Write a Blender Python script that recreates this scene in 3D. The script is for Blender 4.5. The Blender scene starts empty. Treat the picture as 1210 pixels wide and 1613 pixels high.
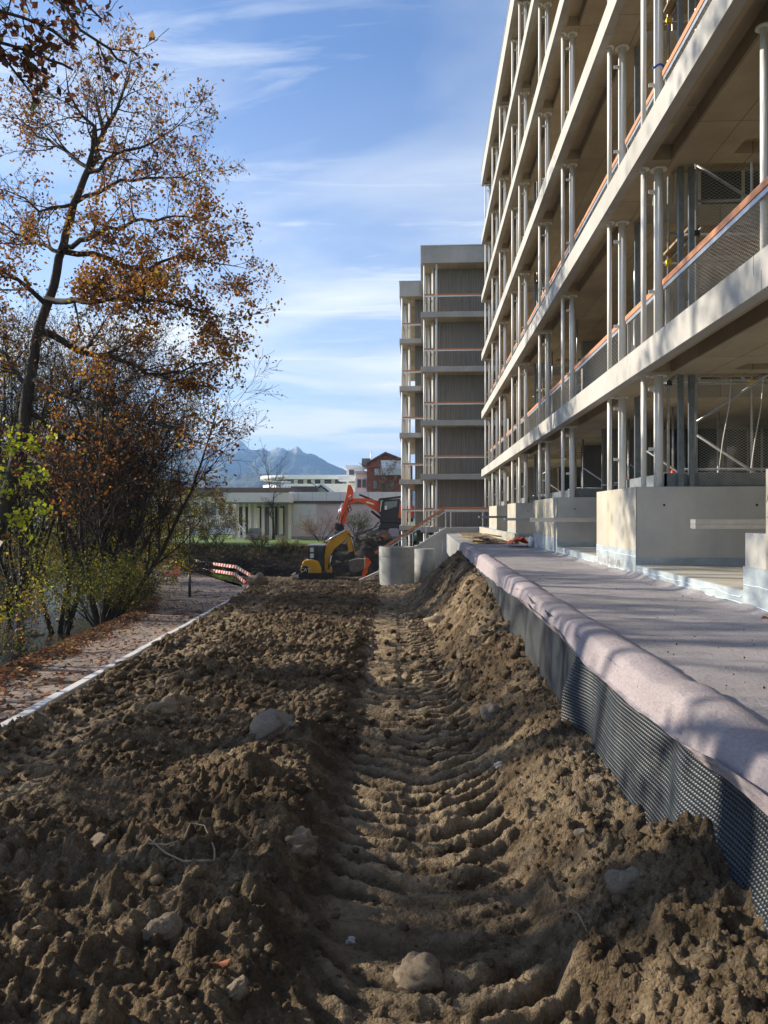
import bpy, bmesh, math, random
import numpy as np
from mathutils import Vector, Matrix, Quaternion

random.seed(7)
scene = bpy.context.scene
col = scene.collection
# ------------------------------------------------------------------ camera
F = 1211.0
TH = math.atan(62 / F)
CS, SN = math.cos(TH), math.sin(TH)
cam_d = bpy.data.cameras.new('camera')
cam = bpy.data.objects.new('camera', cam_d)
col.objects.link(cam)
cam.location = (0, 0, 0)
cam.rotation_euler = (math.radians(90), 0, TH)
cam_d.sensor_fit = 'VERTICAL'
cam_d.sensor_height = 36
cam_d.lens = 36 * F / 1613
cam_d.shift_y = 5.5 / 1613
cam_d.clip_start = 0.05
cam_d.clip_end = 20000
scene.camera = cam
scene.view_settings.view_transform = 'Standard'
scene.view_settings.look = 'None'
scene.view_settings.gamma = 1
scene.view_settings.use_curve_mapping = False
scene.view_settings.exposure = 1.22
# ------------------------------------------------------------------ sky and sun
SUN_EL = math.radians(24)
SUN_AZ = math.atan2(-0.97, 0.25)          # from +Y towards +X
sdir = Vector((math.sin(SUN_AZ) * math.cos(SUN_EL), math.cos(SUN_AZ) * math.cos(SUN_EL), math.sin(SUN_EL)))
world = bpy.data.worlds.new('World')
scene.world = world
world.use_nodes = True
wn, wl = world.node_tree.nodes, world.node_tree.links
wn.clear()
w_out = wn.new('ShaderNodeOutputWorld')
w_bg = wn.new('ShaderNodeBackground')
w_sky = wn.new('ShaderNodeTexSky')
w_sky.sky_type = 'NISHITA'
w_sky.sun_disc = False
w_sky.sun_elevation = SUN_EL
w_sky.sun_rotation = SUN_AZ
w_sky.air_density = 1.0
w_sky.dust_density = 0.4
w_sky.ozone_density = 2.0
w_bg.inputs['Strength'].default_value = 0.088
tc = wn.new('ShaderNodeTexCoord')
# cirrus: stretched, warped noise over the direction of view, projected on a high flat layer
sep = wn.new('ShaderNodeSeparateXYZ'); wl.new(tc.outputs['Generated'], sep.inputs[0])
def wmath(op, a, b=None, clamp=False):
    n = wn.new('ShaderNodeMath'); n.operation = op; n.use_clamp = clamp
    for i, x in enumerate((a, b)):
        if x is None: continue
        if isinstance(x, (int, float)): n.inputs[i].default_value = x
        else: wl.new(x, n.inputs[i])
    return n.outputs[0]
zz = wmath('MAXIMUM', sep.outputs[2], 0.0)
den = wmath('ADD', zz, 0.12)
cx = wmath('DIVIDE', sep.outputs[0], den); cy = wmath('DIVIDE', sep.outputs[1], den)
comb = wn.new('ShaderNodeCombineXYZ'); wl.new(cx, comb.inputs[0]); wl.new(cy, comb.inputs[1])
mp = wn.new('ShaderNodeMapping'); wl.new(comb.outputs[0], mp.inputs[0])
mp.inputs['Rotation'].default_value = (0, 0, math.radians(-58)); mp.inputs['Scale'].default_value = (0.6, 1.2, 1)
mp.inputs['Location'].default_value = (0.35, 0.9, 0)
n1 = wn.new('ShaderNodeTexNoise'); wl.new(mp.outputs[0], n1.inputs['Vector'])
n1.inputs['Scale'].default_value = 1.3; n1.inputs['Detail'].default_value = 9; n1.inputs['Roughness'].default_value = 0.52; n1.inputs['Distortion'].default_value = 0.45
r1 = wn.new('ShaderNodeMapRange'); wl.new(n1.outputs[0], r1.inputs[0])
r1.inputs[1].default_value = 0.42; r1.inputs[2].default_value = 0.70; r1.inputs[3].default_value = 0; r1.inputs[4].default_value = 0.95
mp2 = wn.new('ShaderNodeMapping'); wl.new(comb.outputs[0], mp2.inputs[0])
mp2.inputs['Rotation'].default_value = (0, 0, math.radians(-104)); mp2.inputs['Scale'].default_value = (0.5, 2.4, 1); mp2.inputs['Location'].default_value = (3.1, 0.2, 0)
n2 = wn.new('ShaderNodeTexNoise'); wl.new(mp2.outputs[0], n2.inputs['Vector'])
n2.inputs['Scale'].default_value = 1.7; n2.inputs['Detail'].default_value = 10; n2.inputs['Roughness'].default_value = 0.6; n2.inputs['Distortion'].default_value = 1.4
r2 = wn.new('ShaderNodeMapRange'); wl.new(n2.outputs[0], r2.inputs[0])
r2.inputs[1].default_value = 0.56; r2.inputs[2].default_value = 0.82; r2.inputs[3].default_value = 0; r2.inputs[4].default_value = 0.65
# thin veil that thickens towards the horizon
veil = wn.new('ShaderNodeMapRange'); wl.new(sep.outputs[2], veil.inputs[0])
veil.inputs[1].default_value = 0.0; veil.inputs[2].default_value = 0.52; veil.inputs[3].default_value = 1.05; veil.inputs[4].default_value = 0.08
cl = wmath('ADD', wmath('MULTIPLY', r1.outputs[0], wmath('ADD', veil.outputs[0], 0.25)), r2.outputs[0])
cl = wmath('ADD', cl, wmath('MULTIPLY', veil.outputs[0], 0.55), clamp=True)
tint = wn.new('ShaderNodeMix'); tint.data_type = 'RGBA'; tint.blend_type = 'MULTIPLY'; tint.inputs[0].default_value = 1
wl.new(w_sky.outputs[0], tint.inputs[6]); tint.inputs[7].default_value = (0.56, 0.74, 0.98, 1)
mx = wn.new('ShaderNodeMix'); mx.data_type = 'RGBA'
wl.new(cl, mx.inputs[0]); wl.new(tint.outputs[2], mx.inputs[6]); mx.inputs[7].default_value = (5.4, 5.65, 5.8, 1)
wl.new(mx.outputs[2], w_bg.inputs['Color'])
wl.new(w_bg.outputs[0], w_out.inputs['Surface'])
sun_d = bpy.data.lights.new('sun', 'SUN')
sun_d.energy = 4.0
sun_d.angle = math.radians(0.53)
sun_d.color = (1.0, 0.88, 0.71)
sun = bpy.data.objects.new('sun', sun_d)
col.objects.link(sun)
sun.rotation_euler = sdir.to_track_quat('Z', 'Y').to_euler()
sun.location = sdir * 100
scene.cycles.max_bounces = 6
scene.cycles.diffuse_bounces = 4
scene.cycles.transparent_max_bounces = 8

# ------------------------------------------------------------------ coordinates
# world X across, Y along the building; (u, v) = right / ahead of the standpoint
def W(u, v, z=0.0):
    return Vector((u * CS - v * SN, u * SN + v * CS, z))
def D(px, py, v):
    return W((px - 605) / F * v, v, -(py - 812) / F * v)
def onX(px, X):
    t = (px - 605) / F
    return X * (CS + t * SN) / (t * CS - SN)
def lerp(a, b, t): return a + (b - a) * t
def sstep(t):
    t = np.clip(t, 0, 1); return t * t * (3 - 2 * t)

# ------------------------------------------------------------------ object helpers
def tag(o, label=None, cat=None, group=None, kind=None):
    if label: o['label'] = label
    if cat: o['category'] = cat
    if group: o['group'] = group
    if kind: o['kind'] = kind
    return o
def empty(name, loc=(0, 0, 0), rz=0.0, label=None, cat=None, group=None):
    o = bpy.data.objects.new(name, None)
    o.empty_display_size = 0.3
    col.objects.link(o)
    o.location = loc; o.rotation_euler = (0, 0, rz)
    return tag(o, label, cat, group)
def link(name, me, mat=None, parent=None, bevel=0):
    o = bpy.data.objects.new(name, me)
    if mat is not None and len(me.materials) == 0: me.materials.append(mat)
    col.objects.link(o)
    if parent is not None: o.parent = parent
    if bevel:
        b = o.modifiers.new('bevel', 'BEVEL'); b.width = bevel; b.segments = 2; b.limit_method = 'ANGLE'
    return o
def npmesh(name, verts, faces, smooth=False, colors=None):
    """verts (n,3) array, faces (m,k) array (all the same k)"""
    verts = np.asarray(verts, dtype=np.float32); faces = np.asarray(faces, dtype=np.int32)
    me = bpy.data.meshes.new(name)
    m, k = faces.shape
    me.vertices.add(len(verts)); me.vertices.foreach_set('co', verts.ravel())
    me.loops.add(m * k); me.loops.foreach_set('vertex_index', faces.ravel())
    me.polygons.add(m)
    me.polygons.foreach_set('loop_start', np.arange(0, m * k, k, dtype=np.int32))
    me.polygons.foreach_set('loop_total', np.full(m, k, dtype=np.int32))
    if smooth: me.polygons.foreach_set('use_smooth', np.ones(m, dtype=bool))
    me.update(calc_edges=True)
    if colors is not None:
        a = me.attributes.new('tone', 'FLOAT_COLOR', 'FACE')
        c = np.ones((m, 4), dtype=np.float32); c[:, :3] = colors
        a.data.foreach_set('color', c.ravel())
    return me
class MB:
    def __init__(s): s.v = []; s.f = []; s.sm = []
    def box(s, x0, x1, y0, y1, z0, z1):
        n = len(s.v)
        s.v += [(x0, y0, z0), (x1, y0, z0), (x1, y1, z0), (x0, y1, z0), (x0, y0, z1), (x1, y0, z1), (x1, y1, z1), (x0, y1, z1)]
        s.f += [tuple(n + i for i in q) for q in ((0, 3, 2, 1), (4, 5, 6, 7), (0, 1, 5, 4), (1, 2, 6, 5), (2, 3, 7, 6), (3, 0, 4, 7))]
        s.sm += [False] * 6; return s
    def bar(s, a, b, w, h, up=(0, 0, 1)):
        """rectangular bar from a to b, w across, h along up"""
        a = Vector(a); b = Vector(b); d = (b - a).normalized(); up = Vector(up)
        x = d.cross(up)
        if x.length < 1e-4: x = d.cross(Vector((0, 1, 0)))
        x.normalize(); y = x.cross(d).normalized(); n = len(s.v)
        for p in (a, b):
            for sx, sy in ((-1, -1), (1, -1), (1, 1), (-1, 1)): s.v.append(tuple(p + x * sx * w / 2 + y * sy * h / 2))
        s.f += [tuple(n + i for i in q) for q in ((0, 1, 2, 3), (7, 6, 5, 4), (0, 4, 5, 1), (1, 5, 6, 2), (2, 6, 7, 3), (3, 7, 4, 0))]
        s.sm += [False] * 6; return s
    def tube(s, pts, rad, n=8, caps=True):
        pts = [Vector(p) for p in pts]
        if isinstance(rad, (int, float)): rad = [rad] * len(pts)
        base = len(s.v); x = None
        for i, p in enumerate(pts):
            d = (pts[min(i + 1, len(pts) - 1)] - pts[max(i - 1, 0)])
            if d.length < 1e-7: d = Vector((0, 0, 1))
            d.normalize()
            if x is None:
                x = d.cross(Vector((0, 0, 1)) if abs(d.z) < 0.9 else Vector((1, 0, 0))).normalized()
            else:
                x = (x - d * x.dot(d)); x = x.normalized() if x.length > 1e-5 else d.orthogonal().normalized()
            y = d.cross(x)
            for k in range(n):
                a = 2 * math.pi * k / n
                s.v.append(tuple(p + (x * math.cos(a) + y * math.sin(a)) * rad[i]))
        for i in range(len(pts) - 1):
            for k in range(n):
                a = base + i * n + k; b = base + i * n + (k + 1) % n
                s.f.append((a, b, b + n, a + n)); s.sm.append(True)
        if caps:
            s.f.append(tuple(base + k for k in range(n))[::-1]); s.sm.append(False)
            e = base + (len(pts) - 1) * n
            s.f.append(tuple(e + k for k in range(n))); s.sm.append(False)
        return s
    def prism(s, poly, O, ax, ay, an, th):
        """polygon poly (2-D, counter-clockwise) in plane O+ax*x+ay*y, thickness th along an (centred)"""
        O = Vector(O); ax = Vector(ax); ay = Vector(ay); an = Vector(an); n = len(s.v); k = len(poly)
        for sg in (-0.5, 0.5):
            for (x, y) in poly: s.v.append(tuple(O + ax * x + ay * y + an * th * sg))
        s.f.append(tuple(n + i for i in range(k))[::-1]); s.f.append(tuple(n + k + i for i in range(k)))
        s.sm += [False, False]
        for i in range(k):
            j = (i + 1) % k
            s.f.append((n + i, n + j, n + k + j, n + k + i)); s.sm.append(False)
        return s
    def ball(s, c, r, seg=10, rings=6, sc=(1, 1, 1)):
        n = len(s.v); c = Vector(c)
        for i in range(rings + 1):
            t = math.pi * i / rings
            for k in range(seg):
                a = 2 * math.pi * k / seg
                s.v.append((c.x + r * sc[0] * math.sin(t) * math.cos(a), c.y + r * sc[1] * math.sin(t) * math.sin(a), c.z + r * sc[2] * math.cos(t)))
        for i in range(rings):
            for k in range(seg):
                a = n + i * seg + k; b = n + i * seg + (k + 1) % seg
                s.f.append((a, a + seg, b + seg, b)); s.sm.append(True)
        return s
    def mesh(s, name):
        me = bpy.data.meshes.new(name); me.from_pydata(s.v, [], s.f)
        me.polygons.foreach_set('use_smooth', s.sm); me.update()
        return me
    def build(s, name, mat, parent=None, bevel=0):
        return link(name, s.mesh(name), mat, parent, bevel)
    def split(s):
        par = list(range(len(s.v)))
        def fd(a):
            while par[a] != a: par[a] = par[par[a]]; a = par[a]
            return a
        for f in s.f:
            for b in f[1:]: par[fd(b)] = fd(f[0])
        groups = {}
        for f, sm in zip(s.f, s.sm): groups.setdefault(fd(f[0]), []).append((f, sm))
        res = []
        for g in groups.values():
            m = MB(); mp = {}
            for f, sm in g:
                for i in f:
                    if i not in mp: mp[i] = len(m.v); m.v.append(s.v[i])
                m.f.append(tuple(mp[i] for i in f)); m.sm.append(sm)
            res.append(m)
        return res
    def build_each(s, name, mat, parent=None, bevel=0):
        return [m.build(name, mat, parent, bevel) for m in s.split()]
def dup(o, loc=None, rz=None, parent=None, label=None):
    c = o.copy(); col.objects.link(c)
    if parent is not None: c.parent = parent
    if loc is not None: c.location = loc
    if rz is not None: c.rotation_euler = (0, 0, rz)
    if label: c['label'] = label
    return c
def dup_tree(o, loc, rz=0.0, label=None):
    r = dup(o, loc, rz, None, label)
    for ch in list(o.children):
        c = dup(ch, parent=r)
        for g in list(ch.children): dup(g, parent=c)
    return r

# ------------------------------------------------------------------ numpy noise
def _h(ix, iy, seed):
    ix = ix.astype(np.int64); iy = iy.astype(np.int64)
    n = (ix * 374761393 + iy * 668265263 + seed * 1442695041) & 0xFFFFFFFF
    n = ((n ^ (n >> 13)) * 1274126177) & 0xFFFFFFFF
    n = ((n ^ (n >> 16)) * 2246822519) & 0xFFFFFFFF
    n = n ^ (n >> 15)
    return (n & 0xFFFFFF) / float(0x1000000)
def vn(x, y, seed=0):
    ix = np.floor(x); iy = np.floor(y); fx = x - ix; fy = y - iy
    fx = fx * fx * fx * (fx * (fx * 6 - 15) + 10); fy = fy * fy * fy * (fy * (fy * 6 - 15) + 10)
    a = _h(ix, iy, seed); b = _h(ix + 1, iy, seed); c = _h(ix, iy + 1, seed); d = _h(ix + 1, iy + 1, seed)
    return (a + (b - a) * fx) * (1 - fy) + (c + (d - c) * fx) * fy
def fbm(x, y, o=4, seed=0, g=0.5):
    s = 0; a = 1; t = 0
    for i in range(o):
        s = s + a * (vn(x, y, seed + i * 17) - 0.5); t += a; a *= g
        x = x * 2.03 + 11.3; y = y * 2.03 + 5.7
    return s / t * 2
def lumps(x, y, cell, seed, rmin=0.25, rmax=0.6, prob=0.8, squash=0.8):
    """field of half-buried rounded clods: height in metres"""
    x = x / cell; y = y / cell
    wx = (vn(x * 1.7, y * 1.7, seed + 91) - 0.5) * 0.55; wy = (vn(x * 1.7 + 9, y * 1.7, seed + 92) - 0.5) * 0.55
    x = x + wx; y = y + wy
    ix = np.floor(x); iy = np.floor(y); best = np.zeros_like(x)
    for dx in (-1, 0, 1):
        for dy in (-1, 0, 1):
            cx_ = ix + dx; cy_ = iy + dy
            jx = cx_ + _h(cx_, cy_, seed + 1); jy = cy_ + _h(cx_, cy_, seed + 2)
            r = rmin + (rmax - rmin) * _h(cx_, cy_, seed + 3) ** 2
            on = _h(cx_, cy_, seed + 4) < prob
            sx = 0.7 + 0.6 * _h(cx_, cy_, seed + 5)
            d2 = ((x - jx) * sx) ** 2 + ((y - jy) / sx) ** 2
            hh = np.sqrt(np.maximum(r * r - d2, 0))
            an = 6.283 * _h(cx_, cy_, seed + 6); ca, sa = np.cos(an), np.sin(an)
            px_ = ((x - jx) * ca + (y - jy) * sa) * sx; py_ = (-(x - jx) * sa + (y - jy) * ca) / sx
            fd = np.maximum(np.abs(px_), np.maximum(np.abs(py_ * 0.9 + px_ * 0.35), np.abs(py_ * 0.8 - px_ * 0.5)))
            ff = np.clip((r * 0.95 - fd) * 2.2, 0, r * (0.55 + 0.5 * _h(cx_, cy_, seed + 8)) + 0.55 * px_)
            hh = np.where(_h(cx_, cy_, seed + 7) < 0.5, hh, np.maximum(ff, 0)) * on
            best = np.maximum(best, hh)
    return best * cell * squash

# ------------------------------------------------------------------ materials
class Mat:
    def __init__(s, name, color=(0.5, 0.5, 0.5), rough=0.7, metal=0.0, spec=None):
        s.m = bpy.data.materials.new(name); s.m.use_nodes = True
        s.n = s.m.node_tree.nodes; s.l = s.m.node_tree.links
        s.b = s.n['Principled BSDF']
        s.b.inputs['Base Color'].default_value = (*color, 1); s.b.inputs['Roughness'].default_value = rough
        s.b.inputs['Metallic'].default_value = metal
        if spec is not None: s.b.inputs['Specular IOR Level'].default_value = spec
        s.co = s.n.new('ShaderNodeTexCoord')
        s.geo = None
    def vec(s, kind='Object', scale=(1, 1, 1), rot=(0, 0, 0)):
        mp = s.n.new('ShaderNodeMapping'); s.l.new(s.co.outputs[kind], mp.inputs[0])
        mp.inputs['Scale'].default_value = scale; mp.inputs['Rotation'].default_value = rot
        return mp.outputs[0]
    def noise(s, scale, detail=4, rough=0.55, vec=None, dist=0):
        t = s.n.new('ShaderNodeTexNoise'); t.inputs['Scale'].default_value = scale; t.inputs['Detail'].default_value = detail
        t.inputs['Roughness'].default_value = rough; t.inputs['Distortion'].default_value = dist
        s.l.new(vec if vec is not None else s.vec(), t.inputs['Vector']); return t.outputs[0]
    def vor(s, scale, vec=None, feature='F1', out=0):
        t = s.n.new('ShaderNodeTexVoronoi'); t.feature = feature; t.inputs['Scale'].default_value = scale
        s.l.new(vec if vec is not None else s.vec(), t.inputs['Vector']); return t.outputs[out]
    def ramp(s, fac, stops):
        r = s.n.new('ShaderNodeValToRGB'); s.l.new(fac, r.inputs[0]); e = r.color_ramp.elements
        while len(e) < len(stops): e.new(0.5)
        for i, (p, c) in enumerate(stops):
            e[i].position = p; e[i].color = (*c, 1) if len(c) == 3 else c
        return r.outputs[0]
    def rng(s, fac, a, b, c=0.0, d=1.0):
        r = s.n.new('ShaderNodeMapRange'); s.l.new(fac, r.inputs[0])
        for i, x in enumerate((a, b, c, d)): r.inputs[i + 1].default_value = x
        return r.outputs[0]
    def mix(s, fac, a, b, mode='MIX'):
        m = s.n.new('ShaderNodeMix'); m.data_type = 'RGBA'; m.blend_type = mode
        for i, x in ((0, fac), (6, a), (7, b)):
            if isinstance(x, (int, float)): m.inputs[i].default_value = x
            elif isinstance(x, tuple): m.inputs[i].default_value = (*x, 1)
            else: s.l.new(x, m.inputs[i])
        return m.outputs[2]
    def math(s, op, a, b=None):
        m = s.n.new('ShaderNodeMath'); m.operation = op
        for i, x in enumerate((a, b)):
            if x is None: continue
            if isinstance(x, (int, float)): m.inputs[i].default_value = x
            else: s.l.new(x, m.inputs[i])
        return m.outputs[0]
    def color(s, o): s.l.new(o, s.b.inputs['Base Color'])
    def rough(s, o): s.l.new(o, s.b.inputs['Roughness'])
    def bump(s, h, strength=0.5, dist=0.01):
        b = s.n.new('ShaderNodeBump'); b.inputs['Strength'].default_value = strength; b.inputs['Distance'].default_value = dist
        s.l.new(h, b.inputs['Height']); s.l.new(b.outputs[0], s.b.inputs['Normal'])
M = {}
def plain(key, c, rough=0.6, metal=0.0, var=0.15, scale=3.0, bump=0.0, spec=None):
    m = Mat(key, c, rough, metal, spec)
    nz = m.noise(scale, 5, 0.6)
    lo = tuple(x * (1 - var) for x in c); hi = tuple(min(1, x * (1 + var)) for x in c)
    m.color(m.ramp(nz, [(0.3, lo), (0.7, hi)]))
    if bump: m.bump(m.noise(scale * 12, 4, 0.6), bump, 0.01)
    M[key] = m.m
    return m
# concrete kinds -------------------------------------------------
def concrete(key, c, warm=None, lines=None, stain=0.25, holes=False, vscale=1.0):
    m = Mat(key, c, 0.82, 0, 0.3)
    big = m.noise(0.7 * vscale, 5, 0.6); mid = m.noise(4.5, 6, 0.65); fine = m.noise(60, 3, 0.6)
    streak = m.noise(1.6, 5, 0.6, m.vec(scale=(2.2, 2.2, 0.22)))
    lo = tuple(x * (1 - stain) for x in c); hi = tuple(min(1, x * (1 + stain * 0.6)) for x in c)
    if warm: hi = warm
    base = m.ramp(big, [(0.32, lo), (0.68, hi)])
    base = m.mix(m.rng(mid, 0.35, 0.75, 0, 0.35), base, lo)
    base = m.mix(m.rng(streak, 0.5, 0.75, 0, 0.4), base, tuple(x * (1 - 1.3 * stain) for x in c))
    h = m.math('ADD', m.math('MULTIPLY', fine, 0.3), m.math('MULTIPLY', mid, 0.7))
    pits = m.vor(22); pit = m.rng(pits, 0.03, 0.09, 0, 1)
    base = m.mix(m.math('SUBTRACT', 1.0, pit), base, tuple(x * 0.5 for x in c))
    if lines:
        bw, bh, rot = lines
        br = m.n.new('ShaderNodeTexBrick'); m.l.new(m.vec(rot=rot), br.inputs['Vector'])
        br.inputs['Scale'].default_value = 1; br.inputs['Brick Width'].default_value = bw; br.inputs['Row Height'].default_value = bh
        br.inputs['Mortar Size'].default_value = 0.006; br.offset = 0.0
        br.inputs['Color1'].default_value = (1, 1, 1, 1); br.inputs['Color2'].default_value = (0.80, 0.785, 0.76, 1); br.inputs['Mortar'].default_value = (0.32, 0.3, 0.27, 1)
        br.inputs['Mortar Smooth'].default_value = 0.3
        base = m.mix(1.0, base, br.outputs['Color'], 'MULTIPLY')
    m.color(base); m.bump(m.math('ADD', h, m.math('MULTIPLY', pit, 0.6)), 0.35, 0.006)
    M[key] = m.m
    return m
concrete('fascia', (0.43, 0.425, 0.40), (0.50, 0.495, 0.47), stain=0.2)
concrete('soffit', (0.46, 0.395, 0.29), (0.55, 0.48, 0.36), lines=(2.5, 0.52, (0, 0, math.radians(90))), stain=0.2)
concrete('cast', (0.54, 0.53, 0.49), (0.64, 0.62, 0.56), stain=0.2)
concrete('cast_grey', (0.30, 0.31, 0.31), (0.38, 0.385, 0.37), stain=0.2)
concrete('cast_dark', (0.16, 0.17, 0.175), (0.2, 0.205, 0.2), stain=0.2)
concrete('kerb', (0.58, 0.59, 0.60), (0.68, 0.69, 0.70), stain=0.15)
concrete('shaft', (0.34, 0.36, 0.36), (0.44, 0.46, 0.45), stain=0.3)
# lit face of the blocks: yellow-brown run-off stains
m = Mat('cast_stained', (0.5, 0.48, 0.4), 0.85)
st = m.noise(1.9, 5, 0.65, m.vec(scale=(2.5, 2.5, 0.25))); mid = m.noise(6, 6, 0.6)
b_ = m.ramp(m.noise(1.2, 4), [(0.3, (0.35, 0.335, 0.295)), (0.7, (0.46, 0.44, 0.38))])
b_ = m.mix(m.rng(st, 0.5, 0.68, 0, 0.75), b_, (0.42, 0.36, 0.17)); b_ = m.mix(m.rng(mid, 0.55, 0.8, 0, 0.5), b_, (0.36, 0.34, 0.29))
m.color(b_); m.bump(m.noise(50, 5), 0.3, 0.006); M['cast_stained'] = m.m
# grey sealing slurry at the foot
m = Mat('sealant', (0.36, 0.42, 0.45), 0.5)
b_ = m.ramp(m.noise(3, 6, 0.7, m.vec(scale=(1, 1, 2.5))), [(0.3, (0.27, 0.32, 0.35)), (0.55, (0.38, 0.44, 0.47)), (0.75, (0.48, 0.55, 0.58))])
m.color(b_); m.bump(m.noise(14, 5, 0.7), 0.5, 0.01); M['sealant'] = m.m
plain('sealant_light', (0.62, 0.74, 0.78), 0.4, 0, 0.12, 8)
plain('white_steel', (0.74, 0.74, 0.72), 0.4, 0.0, 0.06, 3, spec=0.4)
plain('galv', (0.42, 0.46, 0.50), 0.38, 0.75, 0.2, 14)
plain('galv_dull', (0.20, 0.225, 0.24), 0.55, 0.4, 0.2, 9)
plain('tube', (0.36, 0.37, 0.38), 0.4, 0.7, 0.25, 9)
plain('dark_steel', (0.07, 0.08, 0.09), 0.45, 0.5, 0.2, 5)
plain('alu', (0.62, 0.62, 0.62), 0.35, 0.7, 0.1, 8)
plain('coupler_yellow', (0.75, 0.5, 0.03), 0.5, 0, 0.1)
plain('red_paint', (0.55, 0.035, 0.02), 0.45, 0, 0.15)
plain('blue_strap', (0.02, 0.12, 0.5), 0.5)
plain('wire', (0.55, 0.55, 0.52), 0.35, 0.6, 0.1, 9)
plain('zinc_edge', (0.5, 0.56, 0.58), 0.35, 0.5)
m = Mat('wood_rail', (0.45, 0.17, 0.07), 0.55)
b_ = m.ramp(m.noise(3, 5, 0.6, m.vec(scale=(18, 0.6, 18))), [(0.3, (0.42, 0.17, 0.075)), (0.7, (0.60, 0.27, 0.13))])
m.color(b_); M['wood_rail'] = m.m
m = Mat('plank', (0.33, 0.24, 0.13), 0.75)
b_ = m.ramp(m.noise(4, 5, 0.65, m.vec(scale=(12, 1, 12))), [(0.3, (0.16, 0.12, 0.08)), (0.7, (0.36, 0.28, 0.17))])
m.color(b_); M['plank'] = m.m
# corrugated grey cladding
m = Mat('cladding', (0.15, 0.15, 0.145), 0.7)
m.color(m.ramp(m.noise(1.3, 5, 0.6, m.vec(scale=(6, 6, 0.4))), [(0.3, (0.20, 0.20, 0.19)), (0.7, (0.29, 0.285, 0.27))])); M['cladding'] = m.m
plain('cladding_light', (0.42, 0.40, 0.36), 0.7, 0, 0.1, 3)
m = Mat('glass', (0.05, 0.07, 0.09), 0.06, 0.0, 0.8); m.b.inputs['IOR'].default_value = 1.5; M['glass'] = m.m
plain('interior', (0.05, 0.055, 0.055), 0.8)
# felt fleece
m = Mat('fleece', (0.3, 0.27, 0.3), 0.95, 0, 0.15)
fine = m.noise(75, 6, 0.75, m.vec(scale=(1, 0.45, 1))); mid = m.noise(7, 7, 0.72); big = m.noise(0.8, 5, 0.6)
sx = m.n.new('ShaderNodeSeparateXYZ'); m.l.new(m.co.outputs['Object'], sx.inputs[0])
edge = m.rng(sx.outputs[0], 1.42, 1.50)
a_ = m.ramp(fine, [(0.32, (0.26, 0.225, 0.24)), (0.68, (0.43, 0.38, 0.40))])
c_ = m.ramp(fine, [(0.32, (0.215, 0.205, 0.215)), (0.68, (0.40, 0.375, 0.385))])
b_ = m.mix(edge, a_, c_)
b_ = m.mix(m.rng(mid, 0.45, 0.72, 0, 0.55), b_, (0.34, 0.31, 0.30)); b_ = m.mix(m.rng(big, 0.48, 0.7, 0, 0.55), b_, (0.23, 0.215, 0.205))
dirt = m.noise(2.3, 6, 0.75); b_ = m.mix(m.rng(dirt, 0.60, 0.72, 0, 0.55), b_, (0.20, 0.165, 0.12))
spk = m.vor(5.5); b_ = m.mix(m.rng(spk, 0.02, 0.04, 0.85, 0), b_, (0.05, 0.045, 0.04))
m.color(b_); m.bump(m.math('ADD', fine, m.math('MULTIPLY', mid, 1.5)), 0.8, 0.012); M['fleece'] = m.m
# dimpled membrane
m = Mat('membrane', (0.035, 0.05, 0.065), 0.42, 0, 0.4)
b_ = m.ramp(m.noise(2.5, 5), [(0.3, (0.012, 0.018, 0.025)), (0.7, (0.024, 0.034, 0.045))])
b_ = m.mix(m.rng(m.noise(4, 7, 0.75), 0.56, 0.72, 0, 0.5), b_, (0.15, 0.12, 0.085))
m.color(b_); M['membrane'] = m.m
# soil
def soil_mat(key, dark, mid_, light, sc=1.0):
    m = Mat(key, mid_, 0.95, 0, 0.12)
    a = m.noise(1.1 * sc, 6, 0.65); b = m.noise(9 * sc, 7, 0.68); c = m.noise(70 * sc, 5, 0.7)
    k = m.math('ADD', m.math('MULTIPLY', a, 0.5), m.math('ADD', m.math('MULTIPLY', b, 0.35), m.math('MULTIPLY', c, 0.15)))
    cc = m.ramp(k, [(0.38, dark), (0.5, mid_), (0.62, light)])
    v1 = m.vor(38 * sc); v2 = m.vor(95 * sc)
    st = m.vor(13 * sc, feature='F1', out=1)
    wet = m.noise(2.1 * sc, 5, 0.7)
    cc = m.mix(m.rng(wet, 0.44, 0.58, 0, 0.7), cc, tuple(x * 0.62 for x in dark))
    bw_ = m.n.new('ShaderNodeRGBToBW'); m.l.new(st, bw_.inputs[0])
    cc = m.mix(m.rng(bw_.outputs[0], 0.2, 0.8, 0.0, 0.42), cc, tuple(x * 0.5 for x in mid_))
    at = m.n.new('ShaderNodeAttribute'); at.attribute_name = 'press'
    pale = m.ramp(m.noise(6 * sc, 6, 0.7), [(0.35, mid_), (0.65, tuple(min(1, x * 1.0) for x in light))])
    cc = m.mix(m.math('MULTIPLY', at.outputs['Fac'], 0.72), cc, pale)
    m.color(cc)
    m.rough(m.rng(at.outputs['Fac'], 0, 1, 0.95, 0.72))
    h = m.math('ADD', m.math('MULTIPLY', v1, -0.9), m.math('ADD', m.math('MULTIPLY', v2, -0.5), m.math('MULTIPLY', c, 1.3)))
    m.bump(h, 1.0, 0.026)
    M[key] = m.m
    return m
soil_mat('soil', (0.105, 0.074, 0.045), (0.235, 0.172, 0.105), (0.52, 0.41, 0.265))
soil_mat('soil_dark', (0.04, 0.035, 0.028), (0.07, 0.06, 0.048), (0.13, 0.11, 0.085), 0.5)
soil_mat('cut_earth', (0.17, 0.13, 0.085), (0.32, 0.25, 0.165), (0.46, 0.38, 0.26), 0.4)
plain('stone', (0.175, 0.145, 0.11), 0.8, 0, 0.3, 9, 0.5)
plain('pebble', (0.34, 0.32, 0.28), 0.7, 0, 0.2, 9, 0.3)
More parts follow.
